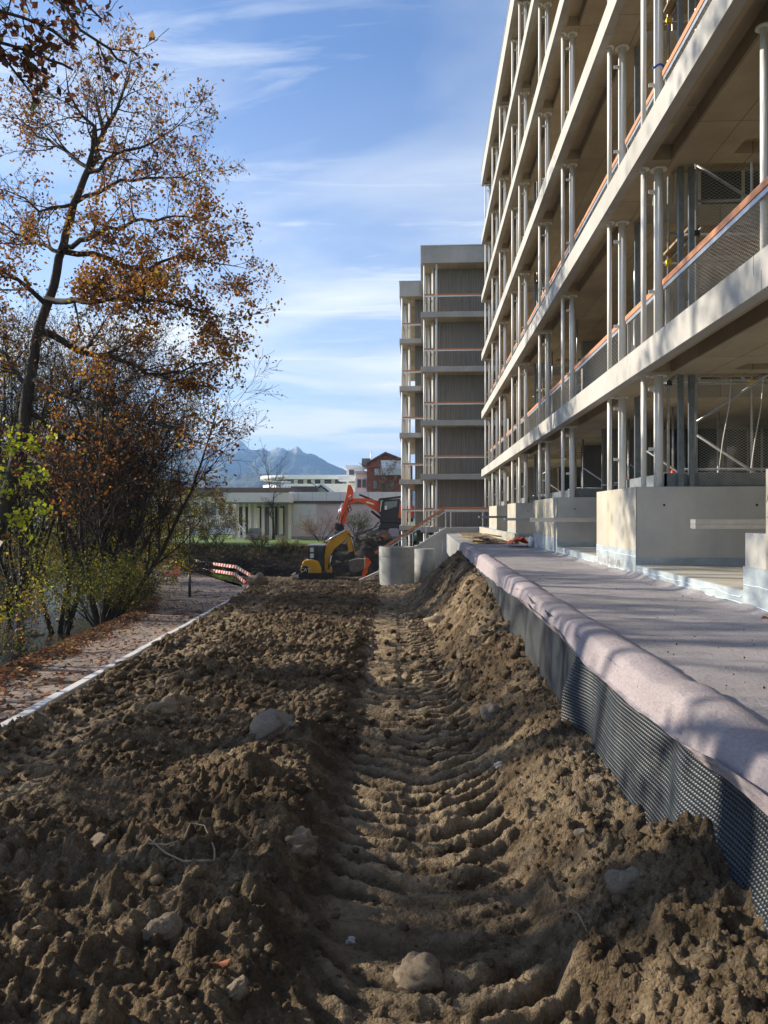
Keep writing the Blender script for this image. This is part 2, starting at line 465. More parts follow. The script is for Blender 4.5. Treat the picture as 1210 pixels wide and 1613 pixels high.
plain('clay', (0.27, 0.21, 0.14), 0.9, 0, 0.35, 7, 0.8)
m = Mat('gravel_path', (0.2, 0.16, 0.13), 0.9)
b_ = m.ramp(m.noise(30, 6, 0.7), [(0.3, (0.15, 0.12, 0.10)), (0.7, (0.36, 0.30, 0.26))])
b_ = m.mix(m.rng(m.noise(1.1, 4), 0.45, 0.7, 0, 0.5), b_, (0.13, 0.085, 0.06))
m.color(b_); m.bump(m.vor(60), 0.6, 0.01); M['gravel_path'] = m.m
m = Mat('bank_earth', (0.06, 0.045, 0.03), 0.95)
b_ = m.ramp(m.noise(5, 7, 0.7), [(0.3, (0.03, 0.025, 0.015)), (0.6, (0.075, 0.05, 0.03)), (0.75, (0.13, 0.08, 0.045))])
m.color(b_); m.bump(m.noise(18, 6, 0.7), 0.8, 0.05); M['bank_earth'] = m.m
m = Mat('grass', (0.07, 0.13, 0.03), 0.9)
b_ = m.ramp(m.noise(1.5, 7, 0.7), [(0.3, (0.065, 0.12, 0.025)), (0.7, (0.16, 0.235, 0.05))]); m.color(b_); m.bump(m.noise(60, 3), 0.8, 0.03); M['grass'] = m.m
m = Mat('water', (0.022, 0.019, 0.011), 0.22, 0, 0.35); m.bump(m.noise(5, 4, 0.6, m.vec(scale=(1, 2.5, 1))), 0.25, 0.03); M['water'] = m.m
m = Mat('bark', (0.05, 0.04, 0.03), 0.95)
m.color(m.ramp(m.noise(7, 6, 0.7, m.vec(scale=(1, 1, 0.3))), [(0.3, (0.022, 0.018, 0.014)), (0.7, (0.075, 0.062, 0.045))]))
m.bump(m.noise(30, 5, 0.7, m.vec(scale=(1, 1, 0.2))), 0.8, 0.02); M['bark'] = m.m
def leaf_mat(key, trans=0.45):
    m = bpy.data.materials.new(key); m.use_nodes = True; n, l = m.node_tree.nodes, m.node_tree.links
    n.clear(); o = n.new('ShaderNodeOutputMaterial'); a = n.new('ShaderNodeAttribute'); a.attribute_name = 'tone'
    d = n.new('ShaderNodeBsdfDiffuse'); t = n.new('ShaderNodeBsdfTranslucent'); g = n.new('ShaderNodeBsdfGlossy')
    g.inputs['Roughness'].default_value = 0.45
    mx = n.new('ShaderNodeMixShader'); mx.inputs[0].default_value = trans; m2 = n.new('ShaderNodeMixShader'); m2.inputs[0].default_value = 0.02
    l.new(a.outputs['Color'], d.inputs[0]); l.new(a.outputs['Color'], t.inputs[0])
    l.new(d.outputs[0], mx.inputs[1]); l.new(t.outputs[0], mx.inputs[2]); l.new(mx.outputs[0], m2.inputs[1]); l.new(g.outputs[0], m2.inputs[2])
    l.new(m2.outputs[0], o.inputs[0]); M[key] = m
leaf_mat('leaf')
# distant things
plain('render_white', (0.80, 0.80, 0.78), 0.8, 0, 0.05, 1)
plain('render_lilac', (0.64, 0.575, 0.60), 0.85, 0, 0.08, 1.5)
plain('render_grey', (0.5, 0.5, 0.5), 0.8, 0, 0.08)
plain('shutter', (0.68, 0.73, 0.77), 0.6, 0, 0.04)
plain('roof_brown', (0.13, 0.095, 0.08), 0.8, 0, 0.2, 4)
plain('roof_grey', (0.2, 0.2, 0.2), 0.8)
m = Mat('brickwork', (0.28, 0.09, 0.06), 0.85)
m.color(m.ramp(m.noise(2, 5), [(0.3, (0.20, 0.065, 0.045)), (0.7, (0.32, 0.11, 0.075))])); M['brickwork'] = m.m
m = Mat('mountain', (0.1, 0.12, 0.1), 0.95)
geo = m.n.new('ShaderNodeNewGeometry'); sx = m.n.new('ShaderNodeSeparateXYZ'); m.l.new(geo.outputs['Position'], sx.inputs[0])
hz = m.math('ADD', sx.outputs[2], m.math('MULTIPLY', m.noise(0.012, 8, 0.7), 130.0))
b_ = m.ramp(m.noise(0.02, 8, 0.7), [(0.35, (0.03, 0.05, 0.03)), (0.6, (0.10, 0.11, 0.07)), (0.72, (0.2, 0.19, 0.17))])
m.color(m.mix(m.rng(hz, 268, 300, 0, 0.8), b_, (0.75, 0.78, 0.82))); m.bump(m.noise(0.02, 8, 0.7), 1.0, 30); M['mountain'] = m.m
# machines
plain('cat_yellow', (0.62, 0.33, 0.02), 0.4, 0, 0.12, 2)
plain('machine_orange', (0.80, 0.10, 0.015), 0.38, 0, 0.1, 2)
plain('machine_black', (0.018, 0.02, 0.022), 0.4, 0, 0.3, 4)
plain('muddy', (0.17, 0.15, 0.12), 0.85, 0, 0.3, 7, 0.4)
plain('rubber', (0.045, 0.042, 0.038), 0.85, 0, 0.3, 8)
plain('chrome', (0.6, 0.6, 0.6), 0.2, 0.9)
m = Mat('tape_orange', (0.9, 0.12, 0.02), 0.6); m.color(m.ramp(m.noise(5, 3), [(0.3, (0.75, 0.08, 0.01)), (0.7, (0.95, 0.16, 0.03))])); M['tape_orange'] = m.m
m = Mat('stripe_board', (0.8, 0.8, 0.8), 0.6)
wv = m.n.new('ShaderNodeTexWave'); wv.bands_direction = 'DIAGONAL'; wv.inputs['Scale'].default_value = 1.1; m.l.new(m.vec('Object'), wv.inputs['Vector'])
m.color(m.mix(m.rng(wv.outputs[1], 0.45, 0.55), (0.75, 0.73, 0.70), (0.55, 0.05, 0.035))); M['stripe_board'] = m.m
# ================================================================== TERRAIN
def p_z(v): return -1.75 - 0.05 * np.minimum(v, 33)
def uL(v): return np.interp(v, [-20, 0, 10.2, 24.5, 31, 38.8, 48, 70, 120], [-3.6, -4.3, -5.1, -7.3, -9.2, -12, -15.5, -24, -46])
def uR(v): return np.interp(v, [-20, 0, 7.6, 19.1, 35.9, 41, 48, 70, 120], [-2.6, -3.05, -3.65, -4.7, -6.3, -8.8, -12, -20, -42])
def u_stream(v): return np.interp(v, [-20, 0, 10, 18, 21.7, 25, 40, 60, 120], [-13, -12, -11, -9.9, -9.7, -10.9, -16.9, -25, -50])
def ground_z(u, v):
    p = p_z(v)
    d = uL(v) - u
    zl = p - 1.1 * sstep((d - 0.3) / 2.2)
    ds = np.abs(u - u_stream(v))
    zl = np.minimum(zl, lerp(-4.45, 0.0, np.clip((ds - 1.3) / 6, 0, 1)) + 9 * sstep((ds - 1.2) / 3.2) )
    far_left = u_stream(v) - u
    zl = np.where(far_left > 0, np.minimum(-4.45 + 2.2 * sstep((far_left - 1.2) / 3.0), -2.1), zl)
    zr = np.full_like(u, -3.45) * 1.0
    zr = np.where(v < 40, -1.62 - 0.045 * np.minimum(v, 38.5) - 0.3, zr)
    z = np.where(d > 0, zl, np.where(u > uR(v) - 0.02, zr, p - 0.05))
    # raised lawn behind the cut bank
    edge = 45.5 + 0.8 * (fbm(u * 0.5, v * 0.01, 3, 5)) + np.maximum(0, (-8.0 - u)) * 0.55
    lawn = sstep((v - edge) / 1.1) * ((u > -30) & (u < -3.0)) * sstep((-3.4 - u) / 0.8)
    z = lerp(z, -1.88 + 0 * u, lawn)
    far = sstep((v - 60) / 4)
    z = lerp(z, -1.95 + 0 * u, far)
    z = z + 0.05 * fbm(u * 1.3, v * 1.3, 4, 3) * (1 - 0.6 * lawn)
    return z
def grid_obj(name, us, vs, zf, mat, smooth=True, kind='structure', parent=None):
    U, V = np.meshgrid(us, vs); Z = zf(U, V)
    X = U * CS - V * SN; Y = U * SN + V * CS
    nv, nu = U.shape
    idx = np.arange(nu * nv).reshape(nv, nu)
    q = np.stack([idx[:-1, :-1], idx[:-1, 1:], idx[1:, 1:], idx[1:, :-1]], -1).reshape(-1, 4)
    me = npmesh(name, np.stack([X, Y, Z], -1).reshape(-1, 3), q, smooth)
    o = link(name, me, mat, parent)
    if kind: o['kind'] = kind
    return o, me
# base sheet, with grass on the raised lawn as a second material
us = np.concatenate([np.linspace(-60, -22, 30), np.linspace(-21.5, 8, 190), np.linspace(9, 45, 20)])
vs = np.concatenate([np.linspace(-14, 60, 330), np.linspace(61, 190, 60)])
gnd, gme = grid_obj('ground', us, vs, ground_z, M['bank_earth'])
gme.materials.append(M['grass']); gme.materials.append(M['cut_earth']); gme.materials.append(M['soil_dark'])
cen = np.zeros(len(gme.polygons) * 3, dtype=np.float32); gme.polygons.foreach_get('center', cen); cen = cen.reshape(-1, 3)
nor = np.zeros(len(gme.polygons) * 3, dtype=np.float32); gme.polygons.foreach_get('normal', nor); nor = nor.reshape(-1, 3)
cu = cen[:, 0] * CS + cen[:, 1] * SN; cv = -cen[:, 0] * SN + cen[:, 1] * CS
mi = np.zeros(len(cu), dtype=np.int32)
mi[(cv > 44.5) & (cen[:, 2] > -2.15) & (nor[:, 2] > 0.8)] = 1
mi[(cv > 42) & (cu > -17) & (cu < -3) & (nor[:, 2] <= 0.8) & (cv < 60)] = 2
mi[(cv > 34) & (cu > uR(cv)) & (cen[:, 2] < -2.6) & (mi == 0)] = 3
gme.polygons.foreach_set('material_index', mi)
far = MB(); far.v = [(-9000, -9000, -8), (9000, -9000, -8), (9000, 9000, -8), (-9000, 9000, -8)]; far.f = [(0, 1, 2, 3)]; far.sm = [False]
tag(far.build('valley_floor', M['grass']), kind='structure')
# stream
vv = np.linspace(-14, 110, 120)
A = np.stack([u_stream(vv) - 2.3, vv], -1); B = np.stack([u_stream(vv) + 2.3, vv], -1)
pts = []
for a, b in zip(A, B): pts += [W(a[0], a[1], -4.12), W(b[0], b[1], -4.12)]
q = [(2 * i, 2 * i + 1, 2 * i + 3, 2 * i + 2) for i in range(len(vv) - 1)]
tag(link('stream', npmesh('stream', np.array([tuple(p) for p in pts]), np.array(q), True), M['water']), kind='structure')
# gravel path
def path_strip():
    vs = np.concatenate([np.linspace(-10, 50, 260), np.linspace(51, 100, 40)]); n = 14
    V, T = np.meshgrid(vs, np.linspace(0, 1, n), indexing='ij')
    U = lerp(uL(V) - 0.25, uR(V) - 0.06, T)
    Z = p_z(V) + 0.02 * fbm(U * 3, V * 3, 3, 8) - 0.03 - 0.08 * sstep((0.12 - T) / 0.12)
    # beyond the trees the path climbs with the ground
    Z = np.where(V > 55, np.maximum(Z, ground_z(U, V) + 0.04), Z)
    X = U * CS - V * SN; Y = U * SN + V * CS
    idx = np.arange(V.size).reshape(V.shape)
    q = np.stack([idx[:-1, :-1], idx[:-1, 1:], idx[1:, 1:], idx[1:, :-1]], -1).reshape(-1, 4)
    return npmesh('path', np.stack([X, Y, Z], -1).reshape(-1, 3), q, True)
tag(link('path', path_strip(), M['gravel_path']), kind='structure')
# kerb: one stone after the other
kerb = empty('kerb', tuple(W(-3.6, 7, -2.1))); kerb['kind'] = 'structure'
v = 1.0
kc = 0
while v < 35.6:
    L = 1.0
    v1 = v + L
    a = W(float(uR(v)), v, float(p_z(v)) + 0.02 + random.uniform(-.006, .006)); b = W(float(uR(v1)), v1, float(p_z(v1)) + 0.02 + random.uniform(-.006, .006))
    d = (b - a).normalized()
    off = Vector((random.uniform(-.012, .012), 0, 0)) - Vector(kerb.location)
    MB().bar(a + off + d * 0.006, b + off - d * 0.006, 0.125, 0.22).build('kerbstone', M['kerb'], kerb, 0.012)
    v = v1; kc += 1
# kerb turns in behind the barrier
for k in range(0):
    pass

# --- the dug-over soil: heightfield, finer towards the standpoint
MEMX = 1.145
def memz(v): return np.interp(v, [0, 2.3, 2.7, 3.3, 3.9, 5.8, 8.3, 11, 13.5, 20, 24.5, 28, 31, 36], [-1.38, -1.38, -1.40, -1.52, -1.58, -1.52, -1.54, -1.38, -1.21, -1.14, -1.0, -1.15, -1.5, -3.2])
def soil_z(u, v, fine=True, press=False):
    X = u * CS - v * SN
    base = -1.56 - 0.0455 * np.minimum(v, 38.5)
    # long swells
    base = base + 0.05 * fbm(u * 0.9, v * 0.5, 4, 21) * np.clip(v / 6, 0.4, 2.2)
    # bank up to the membrane
    xf = np.interp(v, [0, 4, 8, 14, 19, 23, 30], [0.42, 0.35, 0.30, 0.2, -0.1, -0.9, -1.0]) + 0.12 * fbm(v * 0.9, v * 0 + 3, 3, 31)
    xt = np.interp(v, [0, 12, 22, 25, 32], [1.12, 1.08, 1.15, 1.75, 3.2])
    t = sstep((X - xf) / (xt - xf))
    heap = 0.22 * np.exp(-((u - 1.22) / 0.34) ** 2 - ((v - 3.12) / 0.33) ** 2) + 0.12 * np.exp(-((u - 0.95) / 0.35) ** 2 - ((v - 5.0) / 0.8) ** 2)
    z = lerp(base, np.maximum(memz(v), base), t) + heap * (X < 1.3)
    # heap on the left of the rut
    uc = 0.14 + 0.016 * v + 0.05 * fbm(v * 0.35, v * 0 + 8, 3, 41)
    hw = 0.50 + 0.012 * v
    left = sstep((uc - hw - u) / 0.22) * sstep((u + 2.35 + 0.06 * v) / 0.9)
    amt = np.interp(v, [0, 2, 5, 9, 13, 20], [0.12, 0.15, 0.15, 0.13, 0.11, 0.05])
    z = z + left * amt * (0.75 + 0.6 * fbm(u * 1.3, v * 0.9, 3, 51))
    # rut bed
    rut = sstep((hw - np.abs(u - uc)) / 0.16)
    z = z - 0.045 * rut
    # second track by the kerb
    uc2 = -2.28 - 0.062 * v + 0.05 * fbm(v * 0.3, v * 0, 3, 43)
    rut2 = sstep((0.42 - np.abs(u - uc2)) / 0.14) * (v < 34)
    z = z - 0.05 * rut2
    kerbside = sstep((uR(v) + 0.45 - u) / 0.45)
    z = lerp(z, p_z(v) + 0.035, kerbside)
    R = np.maximum(rut, rut2)
    PR = R * 0
    if fine:
        # tread bars, curved, broken up by noise
        for c0, rr, sd, w in ((uc, rut, 61, 1.0), (uc2, rut2, 67, -1.0)):
            s = u - c0
            ph = (v - w * 0.07 * s - 0.85 * s * s + 0.11 * fbm(u * 2.1, v * 2.1, 4, sd)) / (0.17 + 0.004 * v)
            sw = np.sin(ph * 2 * np.pi); bars = np.where(sw > -0.3, np.clip(sw * 0.7 + 0.35, -0.2, 1), -1.0 + (sw + 1) * 1.1)
            br = 0.25 + 0.75 * sstep((vn(u * 3.1, v * 2.3, sd + 3) - 0.18) / 0.25)
            lat = sstep((np.abs(s) - 0.05) / 0.1) * 0.6 + 0.4
            z = z + rr * bars * br * lat * np.clip(0.040 + 0.0016 * v, 0, 0.065)
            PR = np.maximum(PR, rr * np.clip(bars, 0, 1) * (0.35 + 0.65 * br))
        rough = 1 - 0.74 * R * (0.55 + 0.45 * sstep((fbm(u * 1.9, v * 1.9, 3, 79) + 0.35) / 0.4))
        rough = rough * (1 - 0.55 * kerbside)
        z = z + rough * 0.07 * fbm(u * 3.3, v * 3.3, 5, 71, 0.6)
        patch = 0.45 + 0.9 * sstep((fbm(u * 1.1, v * 1.1, 3, 77) + 0.3) / 0.7)
        z = z + rough * patch * (lumps(u, v, 0.30, 81, 0.15, 0.55, 0.45, 0.45) * 0.8 + lumps(u, v, 0.13, 82, 0.2, 0.6, 0.7, 0.75) + lumps(u, v, 0.062, 83, 0.2, 0.6, 0.85, 1.05))
        z = z + (0.25 + 0.75 * rough) * (lumps(u, v, 0.030, 84, 0.2, 0.62, 0.9, 1.1))
        near = np.clip((7 - v) / 2, 0, 1)
        z = z + near * (0.3 + 0.7 * rough) * lumps(u, v, 0.014, 85, 0.2, 0.62, 0.9, 1.2)
        z = z + 0.006 * fbm(u * 22, v * 22, 3, 91)
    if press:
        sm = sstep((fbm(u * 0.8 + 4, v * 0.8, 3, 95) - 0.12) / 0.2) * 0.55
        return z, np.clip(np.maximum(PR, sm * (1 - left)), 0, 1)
    return z
def soil_patch():
    k = 0.0028; v0 = 1.15; v1 = 41.0
    n = int(math.log(v1 / v0) / k); vs = v0 * np.exp(np.linspace(0, math.log(v1 / v0), n))
    m = 450
    lo = np.maximum(uR(vs) + 0.055, -0.60 * vs - 1.5)
    xr = np.interp(vs, [0, 23.6, 24.2, 41], [1.20, 1.20, 3.2, 3.2])
    hi = np.minimum((xr + vs * SN) / CS, 0.62 * vs + 1.5)
    T = np.linspace(0, 1, m)[None, :]; V = np.repeat(vs[:, None], m, 1)
    U = lo[:, None] + (hi - lo)[:, None] * T
    Z, PRS = soil_z(U, V, True, True)
    X = U * CS - V * SN; Y = U * SN + V * CS
    idx = np.arange(V.size).reshape(V.shape)
    q = np.stack([idx[:-1, :-1], idx[:-1, 1:], idx[1:, 1:], idx[1:, :-1]], -1).reshape(-1, 4)
    me = npmesh('soil', np.stack([X, Y, Z], -1).reshape(-1, 3), q, True)
    a = me.attributes.new('press', 'FLOAT', 'POINT'); a.data.foreach_set('value', PRS.ravel().astype(np.float32))
    return me
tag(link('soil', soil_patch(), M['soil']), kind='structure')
# loose clods lying on it (nobody could count them)
def ico(sub=1):
    bm = bmesh.new(); bmesh.ops.create_icosphere(bm, subdivisions=sub, radius=1)
    v = np.array([tuple(x.co) for x in bm.verts]); f = np.array([[x.index for x in q.verts] for q in bm.faces]); bm.free()
    return v, f
def scatter_clods(n, seed, smin, smax, vr, sub, name, mat):
    rs = np.random.RandomState(seed)
    bv, bf = ico(sub)
    v = vr[0] * np.exp(rs.rand(n) * math.log(vr[1] / vr[0]))
    lo = np.maximum(uR(v) + 0.25, -0.55 * v - 0.4); hi = np.minimum((1.05 + v * SN) / CS, 0.55 * v + 0.5)
    u = lo + (hi - lo) * rs.rand(n)
    uc = 0.14 + 0.016 * v; keep = (np.abs(u - uc) > 0.5 + 0.012 * v) | (rs.rand(n) < 0.22)
    keep &= (fbm(u * 0.9, v * 0.9, 2, 5) > -0.15) | (rs.rand(n) < 0.35)
    u = u[keep]; v = v[keep]; n = len(u)
    z = soil_z(u, v, True)
    s = smin * (smax / smin) ** (rs.rand(n) ** 1.9) * np.clip(v / 5, 0.8, 2.0)
    q = rs.normal(size=(n, 4)); q /= np.linalg.norm(q, axis=1)[:, None]
    w, x, y, zq = q.T
    R = np.stack([1 - 2 * (y * y + zq * zq), 2 * (x * y - zq * w), 2 * (x * zq + y * w), 2 * (x * y + zq * w), 1 - 2 * (x * x + zq * zq), 2 * (y * zq - x * w), 2 * (x * zq - y * w), 2 * (y * zq + x * w), 1 - 2 * (x * x + y * y)], -1).reshape(n, 3, 3)
    sc = s[:, None] * rs.uniform(0.6, 1.25, (n, 3))
    P = bv[None] * (1 + rs.uniform(-0.24, 0.24, (n, len(bv), 1)))
    P = P * sc[:, None, :]; P = np.einsum('nij,nkj->nki', R, P)
    P[:, :, 2] *= 0.8
    c = np.stack([u * CS - v * SN, u * SN + v * CS, z + s * 0.22], -1)
    P = P + c[:, None, :]
    Fa = (bf[None] + (np.arange(n) * len(bv))[:, None, None]).reshape(-1, 3)
    return tag(link(name, npmesh(name, P.reshape(-1, 3), Fa, False), mat), kind='stuff')
o = scatter_clods(8000, 3, 0.006, 0.045, (1.9, 12), 1, 'soil_clods', M['soil']); tag(o, 'loose brown clods of earth strewn over the dug soil', 'soil clods')
o = scatter_clods(9000, 4, 0.008, 0.045, (6, 36), 1, 'soil_clods', M['soil']); tag(o, 'crumbly lumps of earth further off on the dug soil', 'soil clods')

# --- single stones and big clods one can tell apart: (px, py, width px, kind, label)
def soil_at(px, py):
    t = (px - 605) / F; k = (py - 812) / F
    v = np.linspace(1.5, 40, 3000); zz_ = soil_z(t * v, v, False); d = zz_ + k * v
    i = int(np.argmax(d > 0))
    return t * v[i], v[i]
def rock_mesh(seed, sub=4, flat=0.7):
    rs = np.random.RandomState(seed); bv, bf = ico(sub)
    off = rs.rand(3) * 50
    n = np.zeros(len(bv))
    for fr, am in ((1.3, 0.34), (2.7, 0.16), (6, 0.06)):
        n += am * (np.array([vn(np.array([a * fr + off[0]]), np.array([b * fr + c * fr * 1.3 + off[1]]), seed)[0] for a, b, c in bv]) - 0.5) * 2
    P = bv * (1 + n)[:, None] * np.array([1, rs.uniform(0.65, 0.9), flat])
    P = P * (1 + 0.03 * rs.uniform(-1, 1, (len(bv), 1)))
    return npmesh('rock', P, bf, True)
rocks = [
 (430, 1160, 78, 'stone', 'large rounded mud-caked boulder on the heap left of the wheel track'),
 (990, 1388, 62, 'stone', 'smooth grey-brown boulder in the sunlit heap below the black membrane'),
 (655, 1540, 84, 'clay', 'pale angular clay block at the bottom of the wheel track'),
 (472, 1345, 60, 'clay', 'smeared smooth clay clod standing against the left wall of the track'),
 (622, 1345, 0, None, None),
 (375, 1352, 28, 'stone', 'round grey cobble beside the looped root on the left heap'),
 (775, 1128, 40, 'stone', 'brown stone at the right edge of the wheel track'),
 (553, 1480, 20, 'stone', 'small shiny pebble in the lower wheel track'),
 (375, 1582, 40, 'clay', 'knobbly pale lump at the very bottom left of the track'),
 (918, 1325, 24, 'stone', 'slab-like grey stone standing on the right slope'),
 (724, 1210, 22, 'stone', 'white-grey pebble on the right slope above the track'),
 (787, 1208, 20, 'stone', 'second pale pebble on the right slope, nearer the membrane'),
 (855, 1005, 0, None, None),
 (940, 1240, 30, 'clay', 'lump of brown earth lying on the slope near the membrane'),
 (955, 1218, 24, 'stone', 'small stone close under the dimpled membrane'),
 (258, 1010, 0, None, None),
 (700, 1165, 26, 'clay', 'flat clay flake in the middle of the wheel track'),
 (258, 1120, 46, 'clay', 'dark earth clod on the left part of the field near the kerb'),
 (160, 1330, 40, 'clay', 'crusty clod on the dark heap at the left'),
 (255, 1478, 56, 'clay', 'large crusted clod in the dark lower left heap'),
 (690, 985, 40, 'clay', 'pale scraped clay slab at the foot of the far bank'),
 (275, 1020, 14, 'stone', 'dark round stone lying against the kerb'),
]
k = 0
for px, py, w, kd, lb in rocks:
    if not w: continue
    u_, v_ = soil_at(px, py); r = w / F * v_ / 2
    z_ = float(soil_z(np.array([u_]), np.array([v_]), True)[0])
    o = link('stone' if kd == 'stone' else 'clay_clod', rock_mesh(100 + k), M['pebble' if (kd == 'stone' and w < 24) else kd]); k += 1
    o.location = W(u_, v_, z_ - r * 0.05); o.scale = (r, r, r); o.rotation_euler = (0, 0, k * 1.7)
    tag(o, lb, 'stone' if kd == 'stone' else 'clod')
# looped dry root on the left heap and a leaf near it
def drop(px, py, lift=0.02):
    u_, v_ = soil_at(px, py); return W(u_, v_, float(soil_z(np.array([u_]), np.array([v_]), True)[0]) + lift)
r = MB(); r.tube([drop(*p) for p in ((232, 1350, .02), (262, 1356, .03), (290, 1345, .02), (300, 1328, .05), (322, 1328, .06), (338, 1350, .04), (338, 1380, .02), (322, 1392, .03), (290, 1378, .03), (262, 1362, .02), (235, 1348, .03))], 0.0045, 5)
tag(r.build('root', M['clay']), 'looped pale dry root lying on the dark left heap', 'root')
r = MB(); r.tube([drop(900, 1442), drop(912, 1460), drop(925, 1492)], 0.003, 4)
tag(r.build('straw', M['clay']), 'thin dry straw on the sunlit right heap', 'straw')
def leaf_flat(px, py, s, c, lb):
    p = drop(px, py, 0.03)
    P = []; 
    for i in range(9):
        a = 2 * math.pi * i / 9; rr = s * (1 if i % 2 else 0.55)
        P.append((p.x + rr * math.cos(a), p.y + rr * 0.6 * math.sin(a), p.z + 0.3 * rr * math.sin(2 * a)))
    me = npmesh('leaf', np.array(P), np.array([[0, i, i + 1] for i in range(1, 8)]), False, np.tile(c, (7, 1)))
    tag(link('fallen_leaf', me, M['leaf']), lb, 'leaf')
leaf_flat(350, 1537, 0.035, (0.55, 0.22, 0.1), 'single pale orange leaf on the lower left heap')
leaf_flat(45, 1432, 0.03, (0.2, 0.1, 0.05), 'brown curled leaf on the far left of the heap')
leaf_flat(1185, 955, 0.0, (0.4, 0.12, 0.05), 'x') if False else None

# far heap where the machines work, and the sunlit loose heap near the shafts
def mound(name, u0, v0, ru, rv, h, z0, mat, seed, label):
    n = 90; a = np.linspace(-1, 1, n); A_, B_ = np.meshgrid(a, a)
    U = u0 + A_ * ru; V = v0 + B_ * rv
    prof = np.clip(1 - A_ ** 2 - B_ ** 2, 0, 1) ** 0.8
    Z = z0 + h * prof * (1 + 0.5 * fbm(U * 0.9, V * 0.9, 4, seed)) + prof * (lumps(U, V, 0.5, seed, 0.2, 0.6, 0.7, 0.6) + lumps(U, V, 0.22, seed + 1, 0.2, 0.6, 0.8, 0.7)) - 0.15 * (prof == 0)
    X = U * CS - V * SN; Y = U * SN + V * CS; idx = np.arange(n * n).reshape(n, n)
    q = np.stack([idx[:-1, :-1], idx[:-1, 1:], idx[1:, 1:], idx[1:, :-1]], -1).reshape(-1, 4)
    tag(link(name, npmesh(name, np.stack([X, Y, Z], -1).reshape(-1, 3), q, True), mat), label, 'earth heap')
mound('earth_heap', -2.6, 52, 5.2, 5.5, 1.55, -3.5, M['soil_dark'], 5, 'big dark earth heap under the orange excavator')
mound('earth_heap', -2.9, 45.5, 2.6, 2.2, 1.0, -3.5, M['soil_dark'], 9, 'lower dark earth heap right behind the yellow mini excavator')
# ================================================================== FLEECE AND MEMBRANE
FZ = -0.863; WX = 3.05; YE = 24.0
def edge_wob(y): return 0.020 * fbm(y * 0.9, y * 0, 3, 15) + 0.008 * np.sin(y * 7.0) * vn(y * 0.7, y * 0, 6)
def fleece():
    ys = np.concatenate([np.arange(0.6, 8, 0.02), np.arange(8, YE, 0.05)])
    xs = np.concatenate([np.linspace(-0.24, -0.02, 12), np.linspace(0, 0.40, 44), np.linspace(0.41, 1.905, 46)])
    Yg, S0 = np.meshgrid(ys, xs, indexing='ij')
    S = np.maximum(S0, 0)
    # rolled edge: goes up over the buried kerb and folds down outside
    X = MEMX + 0.012 + S + edge_wob(Yg) * np.clip(1 - S / 0.3, 0, 1)
    roll = 0.058 * np.clip(np.sin(np.clip(S / 0.27, 0, 1) * math.pi), 0, 1) ** 0.7 * (0.85 + 0.45 * fbm(Yg * 0.8, Yg * 0 + 2, 3, 17))
    Z = FZ - 0.02 + roll - 0.11 * np.clip(1 - S / 0.05, 0, 1) ** 2
    rip = fbm(X * 0.9, Yg * 4.5, 4, 19) * 0.014 + fbm(X * 5, Yg * 5, 4, 20) * 0.006
    Z = Z + rip + 0.05 * np.clip((X - 2.88) / 0.16, 0, 1) ** 2 * (0.6 + 0.8 * vn(Yg * 3, Yg * 0, 4))
    X = np.minimum(X, WX - 0.006 + 0 * X)
    drop_ = np.interp(Yg, [2, 2.57, 3, 3.3, 3.6, 4.9, 5.7, 6.1, 7.2, 8.2, 10, 14, 24], [-.90, -.905, -.93, -.965, -1.0, -1.0, -.995, -.955, -.94, -.935, -1.0, -1.075, -1.075]) + 0.012 * fbm(Yg * 3.5, Yg * 0, 3, 33)
    k_ = np.clip(-S0 / 0.24, 0, 1)
    Z = np.where(S0 < 0, lerp(Z, drop_, k_ ** 0.85), Z)
    X = X - 0.036 * np.clip(1 - S / 0.13, 0, 1) ** 0.8
    X = np.where(S0 < 0, X - 0.022 * k_ - 0.012 * fbm(Yg * 2.2, k_ * 2, 3, 35) * k_, X)
    Z = Z + 0.007 * sstep(((Yg + 0.25 * S) % 2.15 - 1.0) / 0.03) * (S0 > 0.02) * sstep((2.15 - (Yg + 0.25 * S) % 2.15) / 0.5)
    idx = np.arange(X.size).reshape(X.shape)
    q = np.stack([idx[:-1, :-1], idx[:-1, 1:], idx[1:, 1:], idx[1:, :-1]], -1)[:, :, ::-1].reshape(-1, 4)
    q = q[:, ::-1]
    return npmesh('fleece', np.stack([X, Yg, Z], -1).reshape(-1, 3), q, True)
o = link('fleece', fleece(), M['fleece']); tag(o, 'mauve grey protective fleece laid over the terrace edge beside the concrete blocks', 'fleece')
